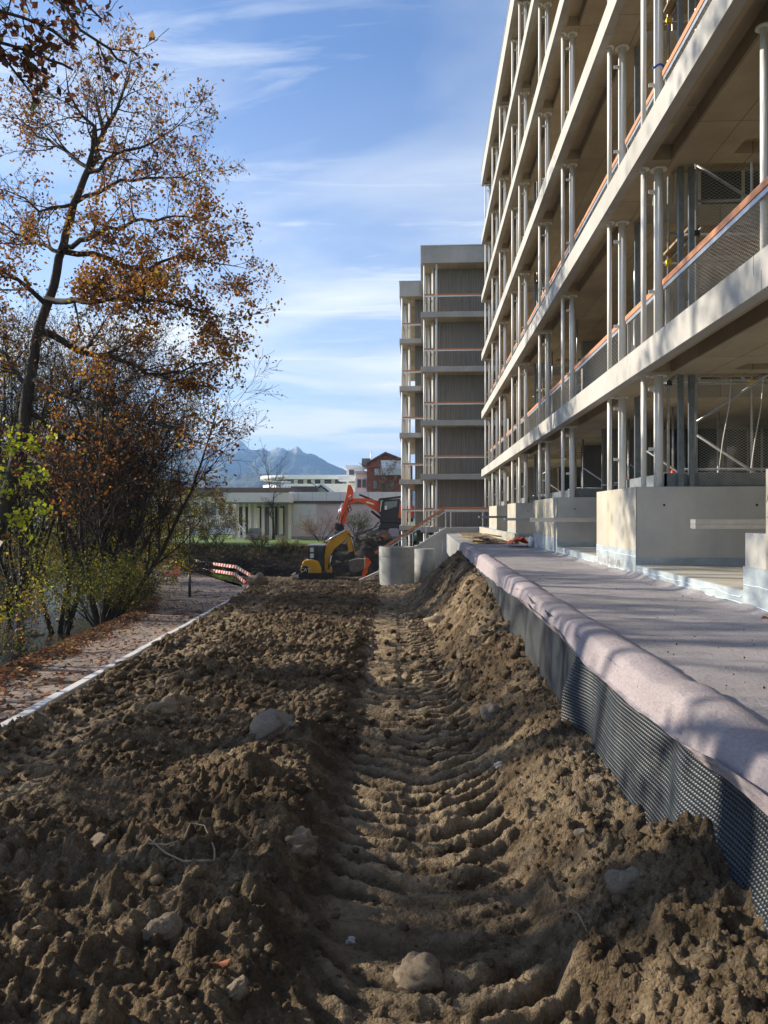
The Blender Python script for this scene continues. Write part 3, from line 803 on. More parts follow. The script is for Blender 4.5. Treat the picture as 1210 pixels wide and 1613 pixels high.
def membrane():
    d = 0.0208 / 5
    ys = np.concatenate([np.arange(2.08, 5.2, d), np.arange(5.2, 7.0, 0.0208 / 4), np.arange(7.0, 12.0, 0.03), np.arange(12.0, YE, 0.06)])
    zs = -0.896 - np.arange(166) * d
    Yg, Zg = np.meshgrid(ys, zs, indexing='ij')
    dep = (-0.84 - Zg)
    # the sheet bellies and folds
    X = MEMX + 0.010 + edge_wob(Yg) - 0.035 * dep / 0.7 + 0.055 * np.clip(dep / 0.5, 0, 1) * fbm(Yg * 1.1, Zg * 0.5, 3, 25)
    X = X + 0.018 * np.sin(Yg * 5.1 + 2 * fbm(Yg, Zg, 2, 26)) * np.clip(dep / 0.25, 0, 1)
    wav = 0.015 * fbm(Yg * 1.6, Yg * 0, 3, 27)
    top = 0.03 * fbm(Yg * 0.8, Yg * 0, 3, 28)
    Zo = Zg + (top + wav) * (1 - dep / 0.78)
    # overlap: a second sheet's end stands off like a flap at y = 5.4 .. 6
    flap = np.clip((Yg - 5.1) / 0.5, 0, 1) * (Yg < 5.62)
    X = X - 0.10 * flap ** 1.5 * np.clip((dep - 0.12) / 0.3, 0, 1)
    p = 0.0208
    row = np.floor(Zg / p); a = ((Yg / p + 0.5 * (row % 2)) % 1) - 0.5; b = (Zg / p - row) - 0.5
    r2 = (a * a + b * b) * 4
    dim = np.clip(1 - r2 / 0.62, 0, 1) ** 0.6
    amp = np.where(Yg < 7, 0.0085, np.where(Yg < 12, 0.0, 0.0))
    X = X + dim * amp
    idx = np.arange(X.size).reshape(X.shape)
    q = np.stack([idx[:-1, :-1], idx[:-1, 1:], idx[1:, 1:], idx[1:, :-1]], -1).reshape(-1, 4)
    return npmesh('membrane', np.stack([X, Yg, Zo], -1).reshape(-1, 3), q, True)
mm = bpy.data.materials['membrane']
# beyond 7 m the dimples go on as relief in the material
Mm = Mat.__new__(Mat); Mm.m = mm; Mm.n = mm.node_tree.nodes; Mm.l = mm.node_tree.links; Mm.b = Mm.n['Principled BSDF']; Mm.co = Mm.n.new('ShaderNodeTexCoord')
sp = Mm.n.new('ShaderNodeSeparateXYZ'); Mm.l.new(Mm.co.outputs['Object'], sp.inputs[0])
cyy = Mm.math('COSINE', Mm.math('MULTIPLY', sp.outputs[1], 2 * math.pi / 0.0208)); czz = Mm.math('COSINE', Mm.math('MULTIPLY', sp.outputs[2], 2 * math.pi / 0.0208))
pr = Mm.math('MULTIPLY', Mm.math('ADD', cyy, czz), Mm.math('GREATER_THAN', sp.outputs[1], 7.0))
Mm.bump(pr, 0.8, 0.003)
o = link('dimpled_membrane', membrane(), M['membrane']); tag(o, 'black studded drainage membrane standing along the earth bank under the fleece edge', 'membrane')


# base under the fleece (buried slab edge)
b = MB(); b.box(MEMX + 0.06, 9.5, -3, 40.0, -1.9, FZ - 0.075); tag(b.build('terrace_slab', M['cast_grey']), kind='structure')

# ================================================================== MAIN BUILDING
bld = empty('apartment_building', (3.0, 0, 0), 0, 'long unfinished concrete apartment block with open decks and white tube columns, nearest on the right', 'building')
BO = Vector((3.0, 0, 0))
def part(mb, name, mat, parent=bld, bevel=0):
    # vertices were written in world space: bring them into the parent's frame
    o = Vector(parent.location)
    mb.v = [(x - o.x, y - o.y, z - o.z) for x, y, z in mb.v]
    return mb.build(name, mat, parent, bevel)
LV = [2.0, 5.0, 8.0, 11.0, 14.0]; ROOF = 17.03; FH = 0.365
per = 14.4
joints = sorted([j + k * per for k in (-1, 0, 1) for j in (11.35, 12.95, 17.95, 21.4)] + [40.0])
joints = [j for j in joints if j > -3.2 and j <= 40.0]
def fascia_panel(y0, y1, z0, h, notch0=True, notch1=True, x0=3.0, x1=3.14):
    g = 0.004; n = 0.16
    poly = []
    zm = z0 + h * 0.5
    # (y, z) counter-clockwise; Z-shaped lap joints
    poly = [(y0 + g, z0), (y1 - g, z0), (y1 - g, zm - 0.003)]
    poly += [(y1 - g + (n if notch1 else 0), zm - 0.003)] if notch1 else []
    poly += [(y1 - g + (n if notch1 else 0), z0 + h), (y0 + g + (n if notch0 else 0), z0 + h)]
    if notch0: poly += [(y0 + g + n, zm + 0.003), (y0 + g, zm + 0.003)]
    m = MB(); m.prism(poly, (( x0 + x1) / 2, 0, 0), (0, 1, 0), (0, 0, 1), (1, 0, 0), x1 - x0)
    return m
VOIDS = [(11.2, 13.45), (25.6, 27.85)]
gaps = [(-2.9 + 0.35, 3.15)] ; prs = sorted([j + k * per for k in (-1, 0, 1) for j in (11.33, 13.37, 17.8, 21.3)] + [39.75])
prs = [p for p in prs if p > -3.5 and p < 40]
def slab_at(zb, h, top=None):
    zt = top if top else zb + FH - 0.03
    s0 = zb + 0.025
    bays = [(-3.0, VOIDS[0][0]), (VOIDS[0][1], VOIDS[1][0]), (VOIDS[1][1], 39.86)]
    m = MB()
    m.box(3.142, 3.22, -3.0, 39.86, s0, zt)
    # strip with the blind recess between the column pairs
    y = -3.0
    for i, p in enumerate(prs):
        if p - 0.28 > y and not any(a - 0.2 < (p + y) / 2 < b + 0.2 for a, b in VOIDS):
            m.box(3.222, 3.50, y, p - 0.28, s0 + 0.21, zt)
            m.box(3.222, 3.50, p - 0.28, p + 0.2, s0, zt)
        else:
            m.box(3.222, 3.50, y, p + 0.2, s0, zt)
        y = p + 0.2
    if y < 39.86: m.box(3.222, 3.50, y, 39.86, s0, zt)
    m.box(3.502, 3.62, -3.0, 39.86, s0, zt)
    for a, b in bays:
        if b in (11.2, 25.6):
            m.box(3.622, 9.5, a, b - 0.72, s0, zt)
            m.box(3.622, 4.3, b - 0.72, b, s0, zt)
            m.box(4.3, 9.5, b - 0.72, b - 0.30, s0 + 0.16, zt)
            m.box(4.3, 9.5, b - 0.30, b, s0, zt)
        else:
            m.box(3.622, 9.5, a, b, s0, zt)
    return part(m, 'floor_slab', M['soffit'])
for zb in LV:
    slab_at(zb, FH)
    ff = None
    js = joints
    for a, b in zip(js[:-1], js[1:]):
        part(fascia_panel(a, b, zb, FH, True, b < 39.9), 'fascia_panel', M['fascia'], bevel=0.006)
    # end face strip
    e = MB(); e.box(3.142, 9.5, 39.862, 40.0, zb, zb + FH); part(e, 'fascia_panel', M['fascia'])
slab_at(ROOF, 0.83, ROOF + 0.5)
for a, b in zip(joints[:-1], joints[1:]):
    part(fascia_panel(a, b, ROOF, 0.80, True, b < 39.9), 'fascia_panel', M['fascia'], bevel=0.006)
e = MB(); e.box(3.142, 9.5, 39.862, 40.0, ROOF, ROOF + 0.8); part(e, 'fascia_panel', M['fascia'])
e = MB(); e.box(2.975, 9.5, -3, 40.02, ROOF + 0.80, ROOF + 0.83); part(e, 'roof_edge_flashing', M['zinc_edge'])
# ---- columns: thin pole in front, thick tube behind, welded lugs, round head plates
BT = 0.415                                  # top of the ground-floor blocks
XT, XK = 3.19, 3.41
def tube_mesh(r, z0, z1, n=14):
    m = MB(); m.tube([(0, 0, z0), (0, 0, z1)], r, n); return m
def column_parts(z0, z1):
    H = z1 - z0
    thin = tube_mesh(0.038, 0, H - 0.012).mesh('pole')
    head = MB(); head.tube([(0, 0, H - 0.014), (0, 0, H + 0.002)], 0.085, 18); hm = head.mesh('head_plate')
    thick = tube_mesh(0.066, 0, H - 0.012).mesh('column')
    hd2 = MB(); hd2.tube([(0, 0, H - 0.014), (0, 0, H + 0.002)], 0.12, 18); hm2 = hd2.mesh('head_plate')
    lm = [MB().box(-0.14, -0.05, -0.01, 0.01, zz_ - 0.025, zz_ + 0.025).mesh('lug') for zz_ in (H * 0.34, H * 0.88)]
    return thin, hm, thick, hm2, lm
cp0 = column_parts(BT, LV[0] + 0.025); cpu = column_parts(LV[0] + FH - 0.03, LV[1] + 0.025)
def put_column(parts, y, z0, only_thick=False, xk=XK):
    thin, hm, thick, hm2, lm = parts
    if not only_thick:
        a = link('pole', thin, M['white_steel'], bld); a.location = Vector((XT, y, z0)) - BO
        h = link('head_plate', hm, M['white_steel'], a)
    c = link('column', thick, M['white_steel'], bld); c.location = Vector((xk, y + 0.02, z0)) - BO
    link('head_plate', hm2, M['white_steel'], c)
    for q_ in lm: link('lug', q_, M['white_steel'], c)
for p in prs:
    if p < 2.5: continue
    put_column(cp0, p, BT)
for lv in LV:
    for p in prs:
        if p < 2.5: continue
        put_column(cpu, p, lv + FH - 0.03)
    c_ = link('column', cpu[0], M['white_steel'], bld); c_.location = Vector((3.50, 8.1, lv + FH - 0.03)) - BO; link('head_plate', cpu[1], M['white_steel'], c_)
# ---- handrails between the pairs on every deck: wooden rail over a steel channel, posts, cable mesh
def rail_bay(y0, y1, zf, mesh=True):
    X = 3.50 if not mesh else 3.46
    zt = zf + 1.05
    r = MB(); r.box(X - 0.035, X + 0.035, y0, y1, zt - 0.085, zt)
    hr = part(r, 'handrail', M['wood_rail'], bevel=0.006)
    s = MB(); s.box(X - 0.022, X + 0.022, y0 + 0.02, y1 - 0.02, zt - 0.145, zt - 0.087); part(s, 'rail_channel', M['galv'])
    for yy in (y0 + 0.06, y1 - 0.06):
        q = MB(); q.box(X - 0.006, X + 0.03, yy - 0.02, yy + 0.02, zf, zt - 0.147); part(q, 'rail_post', M['galv'])
def net(plane, a0, a1, z0, z1, c, pitch, slope, r, name='cable_mesh', mat='wire', sag=0.0):
    """rhombic wire net; plane 'X': runs along Y at X=c; plane 'Y': runs along X at Y=c"""
    m = MB(); Wd = a1 - a0; H = z1 - z0; dx = H / slope
    for sgn in (1, -1):
        x = a0 - dx
        while x < a1:
            p0 = [x, z0] if sgn > 0 else [x, z1]; p1 = [x + dx, z1] if sgn > 0 else [x + dx, z0]
            t0 = max(0, (a0 - x) / dx); t1 = min(1, (a1 - x) / dx)
            if t1 > t0:
                A_ = [p0[0] + dx * t0, p0[1] + (p1[1] - p0[1]) * t0]; B_ = [p0[0] + dx * t1, p0[1] + (p1[1] - p0[1]) * t1]
                off = 0.002 * sgn
                if plane == 'X': pa, pb = (c + off, A_[0], A_[1]), (c + off, B_[0], B_[1])
                else: pa, pb = (A_[0], c + off, A_[1]), (B_[0], c + off, B_[1])
                m.tube([pa, pb], r, 3, False)
            x += pitch
    o = part(m, name, M[mat]); o['kind'] = 'stuff'
    return o
bays_r = []
pp = [p for p in prs if p > 2.5]
for a, b in zip(pp[:-1], pp[1:]): bays_r.append((a + 0.09, b - 0.09))
for li, lv in enumerate(LV):
    zf = lv + FH - 0.03
    for bi, (a, b) in enumerate(bays_r):
        if li >= 3 and a > 20: continue
        rail_bay(a, b, zf)
        if li <= 1 and a < 22: net('X', a, b, zf + 0.02, zf + 0.9, 3.46, 0.085 if a < 12 else 0.14, 0.55, 0.0017 if a < 12 else 0.003)
for k in range(3):  # last bays up high, seen thin
    pass
# ---- ground floor concrete blocks
blocks = [(3.2, 7.02, 'E'), (11.22, 13.72, 'A'), (17.72, 21.6, 'B'), (25.6, 28.1, 'C'), (32.2, 35.9, 'D')]
for y0, y1, nm in blocks:
    m = MB(); m.box(WX, WX + 0.012, y0 + 0.002, y1, FZ + 0.33, BT - 0.002)
    fr = part(m, 'concrete_face', M['cast_stained'])
    m = MB(); m.box(WX + 0.014, 6.2, y0, y1, FZ - 0.05, BT)
    blk = part(m, 'concrete_upstand', M['cast'], bevel=0.008)
    # form tie holes on the side towards the standpoint
    t = MB()
    for xx in (3.45, 4.75, 6.0):
        for zz_ in (0.15,): t.tube([(xx, y0 - 0.002, zz_), (xx, y0 + 0.01, zz_)], 0.018, 10)
    part(t, 'tie_hole', M['machine_black'])
    # sealing slurry round the foot
    m = MB(); m.box(WX - 0.004, WX + 0.02, y0 - 0.004, y1 + 0.004, FZ - 0.04, FZ + 0.36)
    m.box(WX + 0.02, 6.2, y0 - 0.006, y0 + 0.004, FZ + 0.1, FZ + 0.26)
    part(m, 'sealing_band', M['sealant'])
# the lower step beside the nearest block
m = MB(); m.box(WX + 0.014, 6.2, 7.022, 7.5, FZ - 0.05, -0.165); part(m, 'concrete_step', M['cast'], bevel=0.008)
m = MB(); m.box(WX - 0.002, WX + 0.012, 7.02, 7.504, FZ - 0.04, FZ + 0.38); m.box(WX + 0.014, 6.2, 7.502, 7.508, FZ + 0.1, FZ + 0.25); part(m, 'sealing_band', M['sealant'])
# pencilled scribble on the near block
m = MB()
pz = lambda y, z: (WX - 0.0025, y, z)
m.tube([pz(7.0, 0.12), pz(6.95, 0.22), pz(6.88, 0.25), pz(6.84, 0.17), pz(6.9, 0.1), pz(6.86, 0.26), pz(6.78, 0.22)], 0.0022, 4)
m.tube([pz(6.98, -0.02), pz(6.9, 0.06), pz(6.75, 0.09), pz(6.6, 0.08)], 0.0022, 4)
part(m, 'scribble', M['dark_steel'])
# ledge of the terrace floor in the gaps
ledges = [(7.5, 11.22), (13.72, 17.72), (21.6, 25.6), (28.1, 32.2), (35.9, 39.9)]
for y0, y1 in ledges:
    m = MB(); m.box(WX + 0.03, 9.5, y0 + 0.003, y1 - 0.003, FZ - 0.05, -0.715); part(m, 'terrace_floor', M['cast_stained'], bevel=0.01)
    m = MB(); m.box(WX + 0.004, WX + 0.026, y0 + 0.005, y1 - 0.005, FZ - 0.04, -0.716); part(m, 'sealing_band', M['sealant'])
# wavy pale joint line of liquid sealing
def seal_line(y0, y1, zc, amp, seed, x=WX - 0.006):
    ys = np.arange(y0, y1, 0.03); zz_ = zc + amp * fbm(ys * 2.2, ys * 0, 4, seed)
    m = MB(); m.tube([(x, float(a), float(b)) for a, b in zip(ys, zz_)], 0.0065, 5); part(m, 'sealing_bead', M['sealant_light'])
seal_line(3.3, 11.2, FZ + 0.02, 0.025, 3); seal_line(3.3, 7.5, FZ + 0.21, 0.03, 4); seal_line(7.55, 11.2, FZ + 0.09, 0.03, 5, WX - 0.0)
seal_line(11.2, 13.7, FZ + 0.02, 0.03, 7); seal_line(11.2, 13.7, FZ + 0.27, 0.02, 8); seal_line(13.72, 17.7, FZ + 0.03, 0.03, 9); seal_line(17.7, 23.6, FZ + 0.03, 0.03, 10)
# patches where the slurry was left off: bare trowelled concrete
for (a, b) in ((11.9, 13.6), (4.6, 6.6)):
    m = MB(); rs = random.Random(int(a))
    y = a
    while y < b:
        m.box(WX - 0.0065, WX - 0.0045, y, y + rs.uniform(0.03, 0.07), FZ + 0.05 + rs.uniform(0, .03), FZ + 0.15 + rs.uniform(-.03, .05)); y += rs.uniform(0.05, 0.1)
    part(m, 'trowel_marks', M['cast_grey'])['kind'] = 'stuff'
# zinc upstand boxes on top of the blocks
for y0, y1 in ((11.2, 13.72), (17.9, 21.6), (25.8, 28.1), (32.4, 35.9)):
    m = MB(); m.box(3.50, 3.53, y0 + 0.15, y1 - 0.05, BT, BT + 0.2); m.box(3.50, 6.2, y0 + 0.15, y0 + 0.18, BT, BT + 0.2)
    part(m, 'zinc_upstand', M['galv_dull'])
# long aluminium profiles stored across the blocks
def alu_bundle(y, z, x0, x1, n, lb, mat='alu', rot=0.0):
    e_ = empty('profile_bundle', (x0, y, z), rot, lb, 'metal profiles')
    k = 0
    for i in range(n):
        for j in range(2):
            q = MB(); q.box(0, x1 - x0, i * 0.06 + 0.002, i * 0.06 + 0.055, j * 0.058, j * 0.058 + 0.054)
            q.build('profile', M[mat], e_)
    return e_
alu_bundle(9.4, -0.16 + 0.001, 3.28 * 9.4 / 9.4 - 0.02, 4.9, 3, 'short stack of aluminium profiles resting on the step of the nearest concrete block')
alu_bundle(7.12, -0.163, 3.10, 5.0, 2, 'thin aluminium profiles lying on the low step of the nearest block') if False else None
# ---- steel corner posts, inner walls, ground floor glazing
for vi, (va, vb) in enumerate(VOIDS):
    for lv0, lv1 in zip([-0.71] + [z + FH - 0.03 for z in LV], [z + 0.02 for z in LV] + [ROOF + 0.02]):
        for (xx, yy) in ((3.70, va + 0.08), (3.86, va + 0.1), (3.66, vb - 0.06)):
            m = MB(); m.box(xx - 0.035, xx + 0.035, yy - 0.04, yy + 0.04, max(lv0, BT if lv0 < 0 else lv0), lv1); part(m, 'steel_post', M['galv_dull'])
def corrugated(x0, x1, y, z0, z1, pitch, depth, mat, name='cladding_panel', parent=bld):
    m = MB(); n = int((x1 - x0) / pitch); xs = []
    for i in range(n):
        a = x0 + i * pitch
        xs += [(a, 0), (a + pitch * 0.38, 0), (a + pitch * 0.5, depth), (a + pitch * 0.88, depth)]
    xs.append((x0 + n * pitch, 0))
    b0 = len(m.v)
    for x, d in xs: m.v += [(x, y + d, z0), (x, y + d, z1)]
    for i in range(len(xs) - 1):
        m.f.append((b0 + 2 * i, b0 + 2 * i + 2, b0 + 2 * i + 3, b0 + 2 * i + 1)); m.sm.append(False)
    m.box(x0, x1, y + depth + 0.01, y + depth + 0.05, z0, z1)
    return part(m, name, mat, parent)
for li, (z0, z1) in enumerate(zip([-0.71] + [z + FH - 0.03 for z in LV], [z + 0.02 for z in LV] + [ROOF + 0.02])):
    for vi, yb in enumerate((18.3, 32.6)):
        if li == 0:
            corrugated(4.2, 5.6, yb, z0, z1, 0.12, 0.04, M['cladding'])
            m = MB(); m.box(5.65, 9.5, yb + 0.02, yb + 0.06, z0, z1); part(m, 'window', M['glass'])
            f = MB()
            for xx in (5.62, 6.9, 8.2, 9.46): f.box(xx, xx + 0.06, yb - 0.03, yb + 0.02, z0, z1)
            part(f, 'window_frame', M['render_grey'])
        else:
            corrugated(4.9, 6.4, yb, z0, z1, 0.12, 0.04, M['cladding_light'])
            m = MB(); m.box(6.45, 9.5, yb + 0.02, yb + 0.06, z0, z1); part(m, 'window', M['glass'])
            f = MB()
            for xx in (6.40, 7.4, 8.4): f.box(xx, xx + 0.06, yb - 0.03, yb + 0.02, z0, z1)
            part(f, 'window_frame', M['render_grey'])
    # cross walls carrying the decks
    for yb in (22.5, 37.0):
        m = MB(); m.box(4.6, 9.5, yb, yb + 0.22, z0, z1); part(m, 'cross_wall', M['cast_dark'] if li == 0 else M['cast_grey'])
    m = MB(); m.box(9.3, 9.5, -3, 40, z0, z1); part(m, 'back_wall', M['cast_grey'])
m = MB(); m.box(4.4, 9.5, 40.002, 41.0, -0.7, ROOF); part(m, 'end_wall', M['cladding'])
# netting in front of the void, ground floor and first floor
net('Y', 3.95, 6.3, BT + 0.02, 2.0, 11.24, 0.062, 0.62, 0.0016, 'safety_net')
net('Y', 3.95, 6.3, 2.4, 4.98, 11.24, 0.075, 0.62, 0.0016, 'safety_net')

# ---- scaffold towers standing in the voids
def scaffold(x0, y0, w, d, ztop, lb, seed):
    rs = random.Random(seed)
    e_ = empty('scaffold', (x0, y0, -0.71), 0, lb, 'scaffold', 'tube scaffolds in the building gaps')
    def loc(mb, name, mat): return mb.build(name, M[mat], e_)
    H = ztop + 0.71
    for (xx, yy) in ((0, 0), (w, 0), (0, d), (w, d), (2 * w, 0), (2 * w, d)):
        m = MB(); m.tube([(xx, yy, 0), (xx, yy, H)], 0.024, 8); loc(m, 'standard', 'tube')
    z = 0.9; k = 0
    while z < H:
        for yy in (0, d):
            m = MB(); m.tube([(-0.15, yy + 0.045, z), (2 * w + 0.15, yy + 0.045, z)], 0.022, 6); loc(m, 'ledger', 'tube')
            m = MB(); m.tube([(-0.15, yy + 0.045, z + 0.5), (2 * w + 0.15, yy + 0.045, z + 0.5)], 0.022, 6); loc(m, 'ledger', 'tube')
        for xx in (0, w, 2 * w):
            m = MB(); m.tube([(xx + 0.045, -0.12, z + 0.05), (xx + 0.045, d + 0.12, z + 0.05)], 0.022, 6); loc(m, 'transom', 'tube')
            for yy in (0, d):
                m = MB(); m.box(xx - 0.035, xx + 0.05, yy - 0.035, yy + 0.06, z - 0.04, z + 0.04); loc(m, 'coupler', 'coupler_yellow' if rs.random() < .45 else 'dark_steel')
        m = MB(); a = (0, -0.03, z - 0.8) if k % 2 else (w * 2, -0.03, z - 0.8); b = (w * 2, -0.03, z + 1.0) if k % 2 else (0, -0.03, z + 1.0)
        m.tube([a, b], 0.022, 6); loc(m, 'brace', 'tube')
        if k % 1 == 0:
            for i in range(4):
                m = MB(); m.box(-0.1, 2 * w + 0.1, d * i / 4 + 0.02, d * (i + 1) / 4 - 0.02, z + 0.09, z + 0.13); loc(m, 'deck_board', 'plank')
        z += 2.0; k += 1
    return e_
scaffold(4.05, 11.65, 1.35, 1.3, 17.0, 'tube scaffold with plank decks in the nearer gap of the long block', 1)
scaffold(4.0, 26.0, 1.35, 1.3, 17.0, 'tube scaffold with plank decks in the farther gap of the long block', 2)
scaffold(4.1, 14.4, 1.3, 1.2, 1.9, 'low tube scaffold inside the ground floor behind the second block', 3)
scaffold(4.2, 16.5, 1.3, 1.2, 1.9, 'second low tube scaffold inside the ground floor, further back', 4)
scaffold(4.0, 19.5, 1.3, 1.2, 1.9, 'third low tube scaffold inside the ground floor behind the third column pair', 5)
def cable(pts, r=0.008):
    m = MB(); m.tube(pts, r, 5); return m
for (xa, ya, lb) in ((4.5, 11.5, 'white cable hanging in a curve from the ceiling behind the net, left one'), (5.0, 11.6, 'white cable hanging from the ceiling behind the net, right one')):
    tag(cable([(xa, ya, 2.0), (xa - .03, ya, 1.6), (xa - .12, ya, 1.1), (xa - .16, ya + .05, 0.65), (xa - .12, ya + .1, 0.45)]).build('cable', M['render_white']), lb, 'cable')
# stray props and leaning ladders on the decks
def prop(x, y, zf, h, lb):
    e_ = empty('steel_prop', (x, y, zf), 0, lb, 'prop', 'steel props on the decks')
    m = MB(); m.tube([(0, 0, 0), (0, 0, h * 0.55)], 0.03, 8); m.build('outer_tube', M['tube'], e_)
    m = MB(); m.tube([(0, 0, h * 0.55), (0, 0, h)], 0.022, 8); m.build('inner_tube', M['galv'], e_)
    m = MB(); m.tube([(0, 0, h * 0.52), (0, 0, h * 0.57)], 0.042, 8); m.build('collar', M['red_paint' if random.random() < .5 else 'coupler_yellow'], e_)
    m = MB(); m.box(-0.06, 0.06, -0.06, 0.06, 0, 0.01); m.box(-0.06, 0.06, -0.06, 0.06, h - 0.01, h); m.build('end_plate', M['tube'], e_)
nth = ['ground floor', 'first deck', 'second deck', 'third deck', 'fourth deck', 'fifth deck']
for li, lv in enumerate([-0.71] + [z + FH - 0.03 for z in LV]):
    top = (LV + [ROOF])[li] + 0.025
    for y, t in ((14.6, 'nearest, before the third column pair'), (16.4, 'just beyond the second column pair'), (20.0, 'in the middle of the block'), (23.8, 'towards the far gap')):
        prop(3.95 + 0.35 * ((li * 7 + int(y)) % 3), y, lv, top - lv, 'steel prop on the %s, %s' % (nth[li], t))
# blue strap round the column on the second deck
m = MB(); m.tube([(XK + 0.075 * math.cos(a), 11.35 + 0.075 * math.sin(a), 6.5 + 0.01 * math.sin(3 * a)) for a in np.linspace(0, 2 * math.pi, 14)], 0.014, 5)
m.tube([(XK + 0.07, 11.33, 6.5), (3.6, 11.1, 6.42), (3.75, 11.0, 6.3)], 0.012, 5)
tag(m.build('strap', M['blue_strap']), 'blue tie strap wound round a white column high above the nearest gap', 'strap')
# ---- concrete wall and stairs at the end of the block, with sloping wooden rail
YS = 40.6
sx_ = lambda px: (px - 667) / F * YS
sz_ = lambda py: -(py - 812) / F * YS
st = empty('outdoor_stairs', (sx_(655), YS, -3.4), 0, 'concrete outdoor stairs with sloping wooden handrail in front of the middle tower', 'stairs')
m = MB(); m.prism([(sx_(610), -3.45), (sx_(800), -3.45), (sx_(800), sz_(831)), (sx_(701), sz_(831)), (sx_(653), sz_(862)), (sx_(610), sz_(890))], (0, YS, 0), (1, 0, 0), (0, 0, 1), (0, -1, 0), 0.22); part(m, 'side_wall', M['cast'], st, 0.01)
for i in range(13):
    x1_ = sx_(701) - i * 0.27; zt_ = sz_(831) - 0.1 - i * 0.175
    if zt_ < -3.3: break
    m = MB(); m.box(x1_ - 0.28, x1_, YS + 0.12, YS + 1.5, -3.45, zt_); part(m, 'step', M['cast_grey'], st)
m = MB(); m.bar((sx_(591), YS - 0.05, sz_(871)), (sx_(702), YS - 0.05, sz_(800)), 0.06, 0.14); m.bar((sx_(702) - 0.02, YS - 0.05, sz_(800.5)), (sx_(800), YS - 0.05, sz_(800.5)), 0.06, 0.14); part(m, 'handrail', M['wood_rail'], st)
m = MB(); m.bar((sx_(596), YS - 0.05, sz_(873)), (sx_(702), YS - 0.05, sz_(805.5)), 0.04, 0.07); m.bar((sx_(702), YS - 0.05, sz_(805.5)), (sx_(800), YS - 0.05, sz_(805.5)), 0.04, 0.07); part(m, 'rail_channel', M['galv'], st)
for px, pt, pb in ((702, 806, 831), (710, 806, 831), (760, 806, 831), (671, 827, 851), (650, 840, 866), (628, 853, 882)):
    m = MB(); m.bar((sx_(px), YS - 0.05, sz_(pt)), (sx_(px), YS - 0.05, sz_(pb)), 0.05, 0.05, (0, 1, 0)); part(m, 'rail_post', M['white_steel'], st)
# ---- towers beyond
def tower(X0, X1, Y0, Y1, px_wall, name, label, poles_x, depth):
    e_ = empty(name, (X0, Y0, -3.5), 0, label, 'building')
    P = lambda mb, nm, mt, bv=0: part(mb, nm, mt, e_, bv)
    zb = [-0.95, 2.03, 5.05, 8.08, 11.15]; H = 0.31; roof = 14.2
    for z in zb:
        m = MB(); m.box(X0, X1, Y0, Y0 + 0.15, z, z + H); P(m, 'fascia_panel', M['fascia'], 0.01)
        m = MB(); m.box(X0, X0 + 0.15, Y0 + 0.152, Y1, z, z + H); P(m, 'fascia_panel', M['fascia'])
        m = MB(); m.box(X0 + 0.152, X1, Y0 + 0.152, Y1, z + 0.03, z + H - 0.02); P(m, 'floor_slab', M['soffit'])
    m = MB(); m.box(X0, X1, Y0, Y0 + 0.15, roof, roof + 0.95); P(m, 'roof_fascia', M['fascia'], 0.01)
    m = MB(); m.box(X0, X0 + 0.15, Y0 + 0.152, Y1, roof, roof + 0.95); P(m, 'roof_fascia', M['fascia'])
    m = MB(); m.box(X0 + 0.152, X1, Y0 + 0.152, Y1, roof + 0.03, roof + 0.9); P(m, 'roof_slab', M['soffit'])
    m = MB(); m.box(X0 - 0.03, X1, Y0 - 0.03, Y1, roof + 0.952, roof + 1.0); P(m, 'roof_edge_flashing', M['zinc_edge'])
    tops = [z + H - 0.02 for z in zb]; bots = zb[1:] + [roof]
    for f, c in zip(tops, bots):
        corrugated(px_wall, X1, Y0 + depth, f, c + 0.03, 0.145, 0.05, M['cladding'], 'cladding_panel', e_)
        # the storey's side wall, set back from the deck edge
        m = MB(); m.box(px_wall, px_wall + 0.1, Y0 + depth + 0.08, Y1, f, c + 0.03); P(m, 'side_wall', M['cladding'])
        for (xx, yy, r) in poles_x:
            m = MB(); m.tube([(xx, yy, f), (xx, yy, c + 0.03)], r, 8); P(m, 'pole', M['white_steel'])
        r_ = MB(); r_.box(X0 + 0.2, X1, Y0 + 0.25, Y0 + 0.32, f + 1.0, f + 1.09); r_.box(X0 + 0.22, X0 + 0.28, Y0 + 0.322, Y1, f + 1.0, f + 1.09); P(r_, 'handrail', M['wood_rail'])
        r_ = MB(); r_.box(X0 + 0.22, X1, Y0 + 0.26, Y0 + 0.31, f + 0.93, f + 0.998); P(r_, 'rail_channel', M['alu'])
    m = MB(); m.box(px_wall + 0.1, X1, Y0 + depth + 0.2, Y1, -3.5, -0.95); P(m, 'basement_wall', M['cast_dark'])
    for (xx, yy, r) in poles_x:
        m = MB(); m.tube([(xx, yy, -3.5), (xx, yy, -0.93)], r, 8); P(m, 'pole', M['white_steel'])
    return e_
tower(-0.14, 9.0, 43.3, 49.6, 0.62, 'apartment_tower', 'middle grey-clad apartment tower with open corner decks just beyond the long block',
      [(0.74, 43.5, 0.055), (0.05, 43.6, 0.05), (0.12, 45.4, 0.05), (0.32, 45.4, 0.07), (0.12, 46.6, 0.05), (0.32, 46.6, 0.07), (0.55, 44.3, 0.07)], 1.25)
tower(-1.55, 8.0, 49.8, 64, -0.55, 'apartment_tower', 'rearmost grey-clad apartment tower, narrow and leftmost of the unfinished blocks',
      [(-1.38, 50.1, 0.06), (-1.38, 51.8, 0.06), (-1.2, 51.8, 0.08), (-1.38, 53.5, 0.06), (-1.2, 53.5, 0.08), (-1.38, 57, 0.06), (-1.2, 57, 0.08), (-0.9, 50.6, 0.07)], 1.0)
